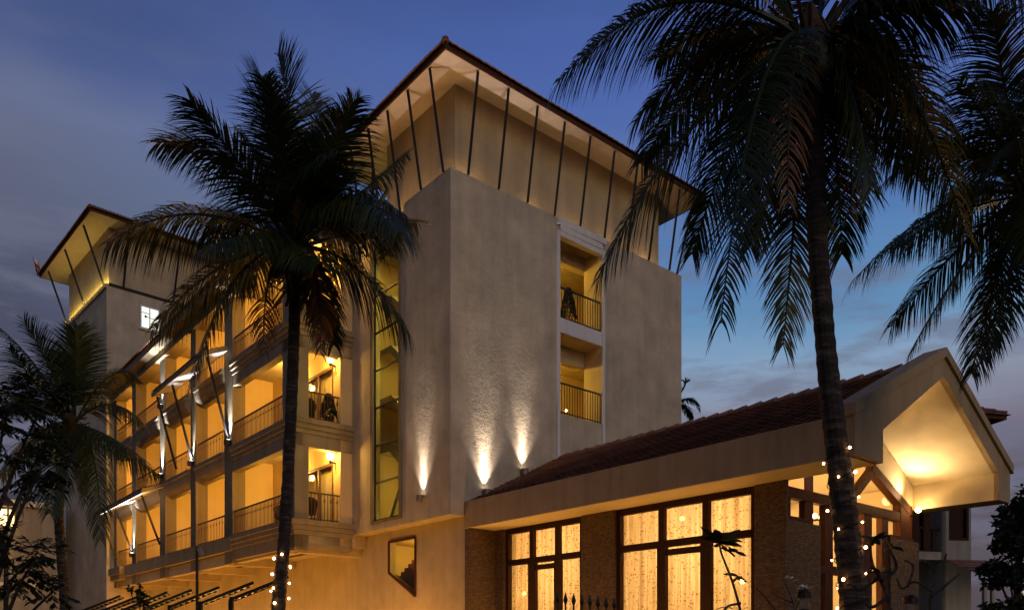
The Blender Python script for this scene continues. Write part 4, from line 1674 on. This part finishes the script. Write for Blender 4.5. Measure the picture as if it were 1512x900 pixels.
# --- tall palm in front of the pavilion
D = 9.0
cx, cy = 1196, 55
fb = [pxf(D, cx, cy, a, b, dy, h, l) for a, b, dy, h, l in (
    ((1000, 22), (822, 148), (-.2, -.3), 1.5, 1.1), ((1030, -55), (890, -5), (-.4, -.8), 1.6, 1.1), ((1020, 180), (888, 385), (.3, .5), 1.2, 1.1),
    ((1098, 200), (1030, 530), (-.7, -1.0), 0.9, 1.0), ((1200, 230), (1192, 470), (.5, .8), .8, .95), ((1240, 150), (1262, 312), (-.2, -.4), 1.0, .85),
    ((1340, 110), (1448, 325), (.2, .3), 1.3, 1.1), ((1340, -40), (1452, 95), (-.5, -.8), 1.7, 1.1), ((1320, 40), (1430, 170), (.6, 1.2), 1.4, 1.05),
    ((1150, -60), (1090, -160), (.2, .4), .7, 1), ((1230, -80), (1260, -200), (.2, .4), .6, 1), ((1290, -60), (1380, -120), (.5, 1.2), 1, 1),
    ((1110, -40), (1010, -60), (.7, 1.5), 1.2, 1), ((1130, 110), (1075, 260), (1.0, 1.8), 1.1, 1.0), ((1280, 120), (1340, 260), (1.0, 1.8), 1.2, 1.0),
    ((1290, 60), (1370, 100), (-.5, -.9), 1.4, 1.0),
    ((1090, 20), (990, 80), (.9, 2.0), 1.4, 1.0), ((1180, 130), (1170, 260), (1.0, 1.6), 1, .95), ((1270, 90), (1330, 200), (-.3, -.5), 1.2, 1.0))]
pb = palm('coconut_palm', 'tallest coconut palm, leaning trunk strung with fairy lights before the pavilion',
          [PX(1274, 1161, D), PX(1264, 920, D), PX(1252, 800, D), PX(1238, 680, D), PX(1220, 520, D), PX(1206, 330, D), PX(1198, 90, D)],
          [0.21, .165, .145, .128, .112, .105, .12], PX(cx, cy, D), fb, 5, 'coconut palms around the hotel', leaf=.95, nuts=7, width=0.029, nleaf=126)

# --- small palm by the tower
D = 22.0
cx, cy = 104, 625
fc = [pxf(D, cx, cy, a, b, dy, h, l) for a, b, dy, h, l in (
    ((62, 545), (8, 488), (-.2, -.5), .7, 1), ((85, 540), (45, 500), (.3, .8), .6, .9), ((108, 540), (112, 478), (0, .1), .35, 1),
    ((150, 555), (190, 548), (.2, .4), .9, .85), ((165, 600), (222, 632), (-.2, -.4), 1.4, 1), ((170, 650), (234, 690), (-.4, -.8), 1.3, 1.05),
    ((145, 680), (162, 800), (-.3, -.5), 1.1, 1.1), ((55, 590), (-20, 590), (-.2, -.4), 1.3, 1), ((50, 640), (-15, 700), (.2, .5), 1.4, 1),
    ((75, 680), (55, 770), (-.5, -1), 1.1, 1), ((110, 690), (120, 770), (-.8, -1.5), 1.0, 1), ((95, 560), (75, 500), (-.5, -1.2), .6, 1),
    ((125, 560), (140, 510), (-.4, -1), .5, 1), ((140, 640), (185, 680), (.8, 2), 1.2, 1), ((70, 620), (30, 640), (.8, 2), 1.2, 1),
    ((100, 600), (95, 560), (-1, -2.4), .9, 1), ((80, 650), (40, 720), (-.6, -1.4), 1.2, 1))]
palm('coconut_palm', 'smaller coconut palm with drooping fronds beside the grey tower',
     [PX(100, 1037, D), PX(97, 900, D), PX(90, 810, D), PX(87, 750, D), PX(93, 690, D), PX(103, 640, D)],
     [0.18, .14, .125, .12, .12, .13], PX(cx, cy, D), fc, 8, 'coconut palms around the hotel', leaf=1.05, width=0.036, nleaf=95)

# --- palm at the edge of the picture
D = 12.0
cx, cy = 1520, 285
fd = [pxf(D, cx, cy, a, b, dy, h, l) for a, b, dy, h, l in (
    ((1400, 225), (1288, 292), (-.2, -.3), 1.0, .85), ((1400, 300), (1268, 405), (.1, .2), 1.5, 1.05), ((1435, 385), (1360, 512), (.2, .4), 1.0, .8),
    ((1478, 410), (1424, 548), (-.3, -.5), .9, .9), ((1500, 170), (1478, 100), (.2, .5), .4, .85), ((1440, 190), (1340, 150), (.4, .9), 1.2, 1.0),
    ((1430, 240), (1340, 215), (-.6, -1.4), 1.4, 1.05), ((1450, 290), (1380, 330), (-.9, -2.0), 1.4, 1.0), ((1460, 330), (1400, 410), (.8, 1.8), 1.3, 1.0),
    ((1455, 170), (1395, 110), (-.4, -1.2), .9, 1), ((1500, 390), (1490, 520), (.4, 1.0), 1.0, 1.0), ((1590, 200), (1680, 180), (0, 0), 1.1, 1),
    ((1600, 320), (1700, 420), (0, 0), 1.3, 1), ((1560, 400), (1590, 540), (0, 0), 1.0, 1), ((1470, 260), (1420, 260), (.9, 2.2), 1.4, 1.0),
    ((1480, 230), (1440, 200), (-.9, -2.2), 1.2, 1.0), ((1540, 160), (1560, 80), (.2, .5), .5, 1), ((1490, 340), (1450, 440), (-.7, -1.3), 1.1, .95))]
palm('coconut_palm', 'dense dark coconut palm cut off by the edge, its trunk out of sight',
     [PX(1560, 1150, D), PX(1552, 900, D), PX(1545, 700, D), PX(1535, 500, D), PX(1522, 330, D)],
     [0.22, .17, .15, .14, .14], PX(cx, cy, D), fd, 13, 'coconut palms around the hotel', leaf=0.98, width=0.030, nleaf=105)

# --- far palm peeping out behind the block
D = 48.0
cx, cy = 985, 600
fe = [pxf(D, cx, cy, a, b, dy, h, l) for a, b, dy, h, l in (
    ((1008, 575), (1012, 562), (0, 0), .5, .8), ((1018, 588), (1034, 607), (0, 0), 1.0, .8), ((1010, 598), (1024, 616), (0, .5), 1.0, .8),
    ((960, 580), (935, 600), (0, 0), 1, 1), ((975, 560), (965, 530), (0, 0), .5, 1), ((990, 570), (995, 548), (0, 0), .5, 1))]
palm('distant_palm', 'far palm whose frond tips peep out behind the block above the pavilion ridge',
     [PX(985, 991, D), PX(985, 800, D), PX(985, 640, D)], [0.22, .16, .15], PX(cx, cy, D), fe, 21, None, leaf=0.9, nuts=0, width=0.07, nleaf=50)


# ================================================================== fairy lights on two trunks
def fairy(trunk_pts, rad, D, z_from, z_to, turns, nb, seed, lab):
    """a string wound up the trunk"""
    rnd = random.Random(seed)
    tv = [Vector(p) for p in trunk_pts]

    def at(z):
        for a, c in zip(tv[:-1], tv[1:]):
            if a.z <= z <= c.z:
                return a.lerp(c, (z - a.z) / (c.z - a.z))
        return tv[-1]
    t = thing('fairy_lights', lab, 'fairy lights', at(z_from), 0, 'fairy lights on palm trunks')
    path = []
    n = int(turns * 18)
    for i in range(n + 1):
        s = i / n
        z = z_from + (z_to - z_from) * s
        a = 2 * pi * turns * s
        r = rad(z) + 0.015
        path.append(at(z) + Vector((r * cos(a), r * sin(a), 0)))
    m = MB()
    m.tube(path, 0.006, 4)
    m.build('wire', 'iron', t)
    for k in range(nb):
        p = path[int((k + rnd.uniform(.1, .9)) / nb * n)]
        c = at(p.z)
        o = (p - c); o.z = 0
        q = p + o.normalized() * 0.02
        m = MB()
        m.ball(q, rnd.uniform(.0012, .0021) * D, 8)
        m.build('bulb', 'e_fairy', t, smooth=True)


fairy([PX(404, 1086, 14), PX(411, 900, 14), PX(420, 790, 14), PX(428, 650, 14)], lambda z: 0.165 - 0.017 * z, 14, 0.2, 3.25, 11, 36, 4,
      'string of tiny warm bulbs wound up the foot of the palm before the balcony wing')
fairy([PX(1274, 1161, 9), PX(1264, 920, 9), PX(1252, 800, 9), PX(1238, 680, 9), PX(1220, 520, 9)], lambda z: 0.20 - 0.019 * z, 9, 0.2, 3.85, 13, 40, 9,
      'string of tiny warm bulbs wound up the tall palm before the pavilion')

# ================================================================== garden
# tilted slatted awnings in a row
def awning(u, v, lab, zb=2.30):
    t = thing('slatted_awning', lab, 'awning', H(u, v, 0), TH, 'tilted slatted awnings in the garden')
    L = 1.25
    w = 0.95
    a0 = H(u, v - 0.1, zb); dirv = (H(-0.55, 0.75, 0.38) - H(0, 0, 0)).normalized()
    side = (H(1, 0.35, 0) - H(0, 0, 0)).normalized()
    m = MB()
    for s in (-.5, .5):
        m.bar(a0 + side * w * s, a0 + side * w * s + dirv * L, 0.06)
    for k in range(9):
        p = a0 + dirv * (L * (k + .2) / 8.6)
        m.bar(p - side * w * .5, p + side * w * .5, 0.085, 0.02)
    m.build('slatted_panel', 'iron', t)
    for s in (-.5, .5):
        m = MB()
        p = a0 + side * w * s
        m.bar((p.x, p.y, 0), p + Vector((0, 0, .05)), 0.07)
        m.build('post', 'iron', t)
    m = MB()
    m.bar(a0 - side * w * .5 - Vector((0, 0, .25)), a0 + side * w * .5 - Vector((0, 0, .25)), 0.04)
    m.build('crossbar', 'iron', t)


aw = [((348, 886), 17.0), ((303, 892), 18.2), ((258, 897), 19.4), ((222, 899), 20.6), ((190, 901), 21.8), ((160, 902), 23.0), ((128, 903), 24.4)]
order = ['solid-looking one nearest the fairy-lit palm', 'second from the fairy-lit palm', 'third from the fairy-lit palm', 'fourth from the fairy-lit palm',
         'third from the small palm end', 'second from the small palm end', 'the one nearest the small palm']
for (pp, dd), nm in zip(aw, order):
    p = PX(pp[0], pp[1], dd)
    dx, dy = p.x - C0[0], p.y - C0[1]
    u = -dx * sin(TH) + dy * cos(TH)
    v = dx * cos(TH) + dy * sin(TH)
    awning(u, v, 'dark tilted slatted awning on posts, ' + nm, p.z)
# slim lamp pole
p = PX(291, 1010, 18.6)
t = thing('slim_pole', 'slim dark pole with a small spotlight head in front of the lowest balconies', 'pole', (p.x, p.y, 0))
m = MB()
m.tube([(p.x, p.y, 0), (p.x, p.y, PX(291, 806, 18.6).z)], 0.035, 8)
m.build('pole', 'iron', t)
m = MB()
zz = PX(291, 812, 18.6).z
m.tube([(p.x + .04, p.y, zz + .05), (p.x + .12, p.y - .05, zz - .12)], [0.05, .06], 10)
m.build('lamp_head', 'metal', t)

# spear-topped fence panel
t0 = PX(846, 900, 10)
t = thing('spear_fence', 'short black iron fence panel with spear tips below the pavilion windows', 'fence', (t0.x, t0.y, 0))
for k in range(8):
    x = PX(823 + 12 * k, 900, 10).x
    m = MB()
    zt = PX(0, 872 + 1.2 * k, 10).z
    m.bar((x, t0.y, 0.05), (x, t0.y, zt - 0.14), 0.022)
    m.tube([(x, t0.y, zt - .15), (x, t0.y, zt - .1), (x, t0.y, zt)], [0.014, 0.03, 0.002], 6)
    m.build('picket', 'iron', t)
m = MB()
x0, x1 = PX(815, 0, 10).x, PX(915, 0, 10).x
for z in (0.3, 1.75):
    m.bar((x0, t0.y, z), (x1, t0.y, z), 0.04, 0.03)
m.build('cross_rail', 'iron', t)


def leaf_blade(m, p, d, L, w, droop=0.4, rnd=random):
    d = Vector(d).normalized()
    s = d.cross(Vector((rnd.uniform(-.8, .8), rnd.uniform(-.8, .8), 1)))
    if s.length < .1:
        s = Vector((1, 0, 0))
    s.normalize()
    pts = []
    q = Vector(p)
    K = 5
    for k in range(K + 1):
        f = k / K
        wk = w * sin(pi * min(1, f * .92 + .06)) ** .8
        pts += [q - s * wk * .5, q + s * wk * .5]
        q = q + d * (L / K)
        d = (d + Vector((0, 0, -droop / K))).normalized()
    m.add(pts, [(2 * k, 2 * k + 1, 2 * k + 3, 2 * k + 2) for k in range(K)])


# frangipani silhouetted on the curtain
def frangipani(lab, D, stems, rosettes, rad=0.025, blade=0.26, seed=1, petals=()):
    rnd = random.Random(seed)
    b0 = PX(stems[0][0][0], stems[0][0][1], D)
    t = thing('frangipani', lab, 'shrub', (b0.x, b0.y, 0))
    m = MB()
    m.tube([(b0.x, b0.y, 0), b0], [rad * 1.6, rad * 1.2], 7)
    for st_ in stems:
        raw = [PX(a, c, D) + Vector((0, .02 * i, 0)) for i, (a, c) in enumerate(st_)]
        pts = []
        for i in range(len(raw) - 1):
            p0, p1, p2, p3 = raw[max(0, i - 1)], raw[i], raw[i + 1], raw[min(len(raw) - 1, i + 2)]
            for k in range(5):
                s = k / 5
                pts.append(0.5 * (2 * p1 + (p2 - p0) * s + (2 * p0 - 5 * p1 + 4 * p2 - p3) * s * s + (3 * p1 - p0 - 3 * p2 + p3) * s ** 3))
        pts.append(raw[-1])
        m.tube(pts, [rad * (1.1 - .5 * i / len(pts)) for i in range(len(pts))], 7)
    m.build('stem', 'bark', t)
    m = MB()
    for (px, py, nb, bl) in rosettes:
        c = PX(px, py, D)
        for k in range(nb):
            a = 2 * pi * k / nb + rnd.random() * .5
            e = rnd.uniform(-.35, .75)
            leaf_blade(m, c, (cos(a) * cos(e), sin(a) * cos(e), sin(e)), bl * rnd.uniform(.7, 1.1), 0.095 * bl / .26, rnd.uniform(.2, .9), rnd)
    if m.v:
        m.build('leaves', 'leaf', t, normals=False)
    for (px, py) in petals:
        m = MB()
        c = PX(px, py, D)
        for k in range(5):
            a = 2 * pi * k / 5
            leaf_blade(m, c, (cos(a), sin(a), .4), 0.06, 0.035, .3)
        m.build('flower', 'petal', t, normals=False)


frangipani('leggy frangipani with one leaf rosette silhouetted on the wide lit curtain', 9.5,
           [[(1100, 930), (1090, 885), (1080, 850), (1068, 818), (1065, 803)], [(1082, 858), (1092, 851), (1104, 858)], [(1094, 890), (1078, 893), (1070, 899)],
            [(1066, 808), (1076, 812), (1086, 820)]],
           [(1064, 801, 14, .29), (1086, 814, 6, .15), (1092, 851, 3, .2), (1074, 895, 3, .2)], rad=.016, seed=2)
frangipani('bare-branched frangipani with spiky rosettes before the glazed gable', 8.3,
           [[(1322, 930), (1312, 880), (1300, 850), (1292, 830), (1290, 805)], [(1300, 850), (1285, 862), (1272, 870), (1262, 862)], [(1303, 856), (1325, 838), (1318, 812)],
            [(1313, 880), (1290, 895), (1280, 890)]],
           [(1289, 796, 14, .17), (1318, 808, 6, .14), (1260, 860, 5, .1), (1300, 846, 9, .16)], rad=.02, seed=5)
frangipani('leafless forked frangipani in front of the pale end pier', 9.0,
           [[(1372, 940), (1375, 885), (1382, 860), (1381, 836), (1366, 824)], [(1382, 842), (1395, 828), (1400, 816)], [(1376, 872), (1352, 858), (1335, 868), (1328, 852)],
            [(1376, 880), (1404, 858), (1420, 846)], [(1340, 866), (1350, 836), (1338, 826)]],
           [], rad=.016, seed=6)
frangipani('low white-flowering shrub in front of the stone corner pier', 8.6,
           [[(1180, 950), (1172, 890), (1160, 858)], [(1175, 900), (1184, 880), (1192, 868)], [(1172, 890), (1150, 880), (1140, 872)], [(1160, 920), (1130, 880), (1118, 868)]],
           [(1172, 915, 10, .2), (1150, 925, 8, .2)], rad=.008, seed=7,
           petals=[(1158, 852), (1164, 853), (1171, 857), (1180, 865), (1187, 866), (1193, 868), (1184, 869)])


# bollard lamps
def bollard(px, ptop, D, lab, lit=0.0):
    p = PX(px, ptop, D)
    t = thing('garden_bollard', lab, 'bollard', (p.x, p.y, 0), 0, 'garden bollards')
    m = MB()
    m._lathe((p.x, p.y, 0), [(0.075, 0), (0.075, p.z - .22)], 14)
    m.build('post', 'iron', t)
    m = MB()
    m._lathe((p.x, p.y, p.z - .219), [(0.055, 0), (0.055, .12)], 14)
    m.build('lens', 'glass' if not lit else 'e_sconce', t)
    m = MB()
    m._lathe((p.x, p.y, p.z - .098), [(0.085, 0), (0.085, .06), (0.05, .098)], 14)
    m.build('cap', 'iron', t)
    if lit:
        light('bollard_fill_lamp', 'POINT', (p.x, p.y - .11, p.z - .15), lit, (1, .60, .22), t, 0.08)


bollard(1187, 869, 8.8, 'dark cylindrical bollard standing before the stone corner pier')
bollard(1344, 878, 9.2, 'dark cylindrical bollard standing before the pale end pier')
# lit bollards added below view to warm the lower walls and eaves
for (u, v, e, lab) in ((2.6, -1.6, 170, 'added lit bollard on the lawn below the slanted stair window'), (8.0, -3.0, 200, 'added lit bollard on the lawn below the corner balconies'),
                       (13.5, -2.6, 190, 'added lit bollard on the lawn below the middle bays'), (19.5, -2.6, 190, 'added lit bollard on the lawn below the lower canopy'),
                       (25.5, -2.8, 200, 'added lit bollard on the lawn below the farthest bays'), (-2.3, 0.0, 75, 'added lit bollard on the lawn before the narrower pavilion window'),
                       (-7.0, 0.0, 62, 'added lit bollard on the lawn before the wide pavilion window')):
    x, y, _z = H(u, v, 0)
    t = thing('garden_bollard', lab, 'bollard', (x, y, 0), 0, 'garden bollards')
    m = MB()
    m._lathe((x, y, 0), [(0.075, 0), (0.075, .55)], 14)
    m.build('post', 'iron', t)
    m = MB()
    m._lathe((x, y, .551), [(0.055, 0), (0.055, .12)], 14)
    m.build('lens', 'e_sconce', t)
    m = MB()
    m._lathe((x, y, .672), [(0.085, 0), (0.085, .06), (0.05, .098)], 14)
    m.build('cap', 'iron', t)
    light('bollard_fill_lamp', 'POINT', (x, y + .02, 0.85), e * 2.1, (1, .44, .075), t, 0.1)


# ================================================================== dark trees and neighbours
def leafy(name, lab, base, height, blobs, seed, leaf=0.10, n=2600, trunk_r=0.14, group=None, pinnate=False):
    rnd = random.Random(seed)
    base = Vector(base)
    t = thing(name, lab, 'tree', base, 0, group)
    m = MB()
    top = base + Vector((rnd.uniform(-.3, .3), 0, height * .75))
    m.tube([base, base.lerp(top, .5) + Vector((rnd.uniform(-.2, .2), 0, 0)), top], [trunk_r, trunk_r * .7, trunk_r * .3], 8)
    for (c, r) in blobs:
        c = Vector(c)
        j = base.lerp(top, min(.95, max(.3, (c.z - base.z) / height * .8)))
        m.tube([j, j.lerp(c, .6) + Vector((0, 0, .1)), c], [trunk_r * .4, trunk_r * .22, .015], 6)
    m.build('trunk', 'bark', t)
    m = MB()
    tot = sum(r ** 2 for c, r in blobs)
    for (c, r) in blobs:
        c = Vector(c)
        k = int(n * r * r / tot)
        # twigs first, leaves along the twigs: uneven outline with gaps
        twigs = max(6, k // 26)
        for w in range(twigs):
            a = rnd.random() * 2 * pi
            e = rnd.uniform(-.9, 1.3)
            d = Vector((cos(a) * cos(e), sin(a) * cos(e), sin(e) * .8))
            p0 = c + d * r * rnd.uniform(.1, .5)
            L = r * rnd.uniform(.45, .85)
            dd = (d + Vector((0, 0, -.35))).normalized()
            p1 = p0 + dd * L
            m.bar(p0, p1, .008)
            for i in range(k // twigs):
                s = rnd.random()
                q = p0.lerp(p1, s)
                if pinnate:
                    sd = dd.cross(Vector((0, 0, 1)))
                    if sd.length < .1:
                        sd = Vector((1, 0, 0))
                    sd.normalize()
                    ld = (sd * rnd.choice((-1, 1)) + dd * .5 + Vector((0, 0, -.35))).normalized()
                    leaf_blade(m, q, ld, leaf * rnd.uniform(.8, 1.3), leaf * .30, .3, rnd)
                else:
                    ld = Vector((rnd.uniform(-1, 1), rnd.uniform(-1, 1), rnd.uniform(-.9, .6)))
                    s_ = ld.cross(Vector((rnd.random() - .5, rnd.random() - .5, rnd.random() - .5)))
                    if s_.length < .05:
                        continue
                    ld = ld.normalized() * leaf * rnd.uniform(.8, 1.4)
                    s_ = s_.normalized() * leaf * .3
                    m.add([q, q + ld * .5 - s_, q + ld, q + ld * .5 + s_], [(0, 1, 2, 3)])
    m.build('crown', 'leaf', t, normals=False)
    return t


D = 10.0
P_ = lambda x, y, d=10.0, dy=0.0: tuple(PX(x, y, d) + Vector((0, dy, 0)))
leafy('feathery_tree', 'dark feathery-leaved tree at the edge, half hiding the carriage lantern', (PX(8, 0, D).x, D, 0), 5.2,
      [(P_(10, 590), .55), (P_(40, 640, dy=.4), .45), (P_(-30, 620), .6), (P_(60, 690), .38), (P_(15, 700, dy=.5), .4), (P_(55, 820), .42), (P_(20, 850), .45),
       (P_(75, 875), .3), (P_(-20, 790), .5), (P_(30, 560, dy=.6), .35)], 31, leaf=0.085, n=6500, trunk_r=.09, pinnate=True)
leafy('small_sapling', 'thin sapling with sparse leaves below the far balconies', (PX(205, 0, 17).x, 17, 0), 2.6,
      [(P_(205, 872, 17), .12), (P_(192, 868, 17), .1), (P_(212, 885, 17), .2), (P_(207, 862, 17), .07)], 33, leaf=0.10, n=130, trunk_r=.03)
D = 24.0
leafy('garden_tree', 'dark tree at the edge standing right of the far house', (PX(1500, 0, 24).x, 24, 0), 6.2,
      [(P_(1512, 760, 24), .7), (P_(1490, 800, 24), .5), (P_(1525, 800, 24), .8), (P_(1490, 850, 24), .6), (P_(1535, 735, 24), .7), (P_(1462, 835, 24), .35)], 35, leaf=0.2, n=5200,
      group='dark garden trees past the pavilion')
leafy('garden_bush', 'low dark bush in front of the lean-to of the far house', (PX(1420, 0, 20).x, 20, 0), 2.6,
      [(P_(1405, 940, 20), .5), (P_(1440, 925, 20), .4), (P_(1475, 905, 20), .45), (P_(1508, 900, 20), .5)], 36, leaf=0.14, n=3600,
      group='dark garden trees past the pavilion')
leafy('garden_tree', 'tall dark tree behind the lawn trees, beside the far house roof', (PX(1560, 0, 34).x, 34, 0), 8.5,
      [(P_(1545, 770, 34), 1.2), (P_(1505, 790, 34), 1.0), (P_(1488, 775, 34), .6), (P_(1560, 740, 34), 1.1)], 37, leaf=0.24, n=4200,
      group='dark garden trees past the pavilion')

# the far house
HF = make_frame(PX(1338, 0, 30).x, 30.0, 0.22)          # u back, v right
zP = lambda py, d=30.5: 1.6 + (952.4 - py) / 1175.9 * d
xv = lambda px, d=30.5: (px - 1338) / 1175.9 * d
house = thing('far_house', 'pale two-storey house with a balustraded balcony and tiled lean-to, far behind the pavilion', 'house', HF(2, 2, 0), 0.22)
b = MB(HF)
b.panel('u', 0.0, 0.2, [(xv(1398), 0), (xv(1449), 0), (xv(1449), 10.0), (xv(1398), 10.0)],
        [[(xv(1411), zP(797)), (xv(1444), zP(797)), (xv(1444), zP(742)), (xv(1411), zP(742))]])
b.box(0.2, 7, xv(1449) - .2, xv(1449), 0, 10.0)
b.box(1.6, 1.8, -4, xv(1398), 0, 10.0)
b.box(0.0, 1.6, xv(1398) - .001, xv(1398) + .2, 0, 10.0)
b.build('wall', 'housewall', house)
b = MB(HF)
a0, a1, c0, c1_ = xv(1411), xv(1444), zP(797), zP(742)
for (p_, q_, r_, s_) in ((a0, a0 + .1, c0, c1_), (a1 - .1, a1, c0, c1_), (a0 + .1, a1 - .1, c0, c0 + .1), (a0 + .1, a1 - .1, c1_ - .1, c1_)):
    b.box(-.03, .1, p_, q_, r_, s_)
wo = b.build('window', 'wood', house)
b = MB(HF)
b.box(.1, .14, a0, a1, c0, c1_)
b.build('shutter', 'wood', wo)
b = MB(HF)
b.box(0.0, 1.6, -4, xv(1398) - .01, zP(815) - .3, zP(815))
b.build('balcony_slab', 'housewall', house)
for px in (1350, 1368):
    b = MB(HF)
    b.box(0.02, .3, xv(px), xv(px) + .28, zP(815), 10)
    b.build('pillar', 'wood', house)
b = MB(HF)
zb0, zb1 = zP(815), zP(778)
b.box(0.05, .2, -4, xv(1397), zb1 - .1, zb1)
b.box(0.05, .2, -4, xv(1397), zb0, zb0 + .08)
for k in range(26):
    v = -3.5 + .19 * k
    if v < xv(1396):
        b._lathe(HF(.12, v, zb0 + .08), [(.03, 0), (.055, .18), (.03, .42), (.05, .6), (.03, zb1 - zb0 - .19)], 8)
b.build('balustrade', 'wood', house)
m = MB(HF)
tile_slope(m, HF(-2.2, xv(1395), 4.0), HF(-2.2, xv(1475), 4.0), HF(-.02, xv(1395), 4.9), HF(-.02, xv(1475), 4.9), 6)
m.build('lean_to', 'tile', house)
b = MB(HF)
for px in (1396, 1409, 1462):
    b.box(-2.1, -1.98, xv(px), xv(px) + .12, 0, 3.95)
b.build('post', 'housewall', house)
hip_roof(HF, -.9, 8, -5, xv(1449) + .75, 10.25, 2.2, (0.0, 7, -4.2, xv(1449)), house, 10.2, soff='wood')
b = MB(HF)
b.ball(HF(-2.0, xv(1450), zP(860, 28.5)), 0.11, 8)
lp = b.build('porch_lamp', 'e_lens', house)
light('porch_light', 'POINT', HF(-2.3, xv(1450), zP(862, 28.5)), 14, (1, .86, .6), house, .1)

# carriage lantern on its post behind the feathery tree
p = PX(9, 764, 16)
t = thing('carriage_lantern', 'lit square carriage lantern on a post, seen through the feathery tree', 'street lamp', (p.x, p.y, 0))
m = MB()
m.tube([(p.x, p.y, 0), (p.x, p.y, p.z - .25)], [0.06, .04], 10)
m.build('post', 'iron', t)
m = MB(W0)
m.box(p.y - .1, p.y + .1, p.x - .1, p.x + .1, p.z - .16, p.z + .16)
m.build('lamp_glass', 'e_lantern', t)
m = MB(W0)
for sx in (-1, 1):
    for sy in (-1, 1):
        m.box(p.y + sy * .11 - .015, p.y + sy * .11 + .015, p.x + sx * .11 - .015, p.x + sx * .11 + .015, p.z - .23, p.z + .22)
m._lathe((p.x, p.y, p.z + .22), [(.22, 0), (.16, .08), (.04, .2), (.02, .28)], 4)
m.build('frame', 'iron', t)
light('lantern_light', 'POINT', (p.x + .25, p.y - .25, p.z), 30, (1, .66, .26), t, .1)

# low outbuilding past the tower
b = MB(H)
t = thing('outbuilding', 'plain pale outbuilding with a ledge, behind the small palm', 'building', H(40, -8, 0), TH)
b.box(34.5, 44, -14, -3.6, 0, 9.6)
b.build('wall', 'housewall', t)
b = MB(H)
b.box(34.3, 34.498, -14, -3.5, 5.0, 5.2)
b.box(34.2, 44.2, -14.2, -3.4, 9.6, 9.9)
b.build('ledge', 'white', t)
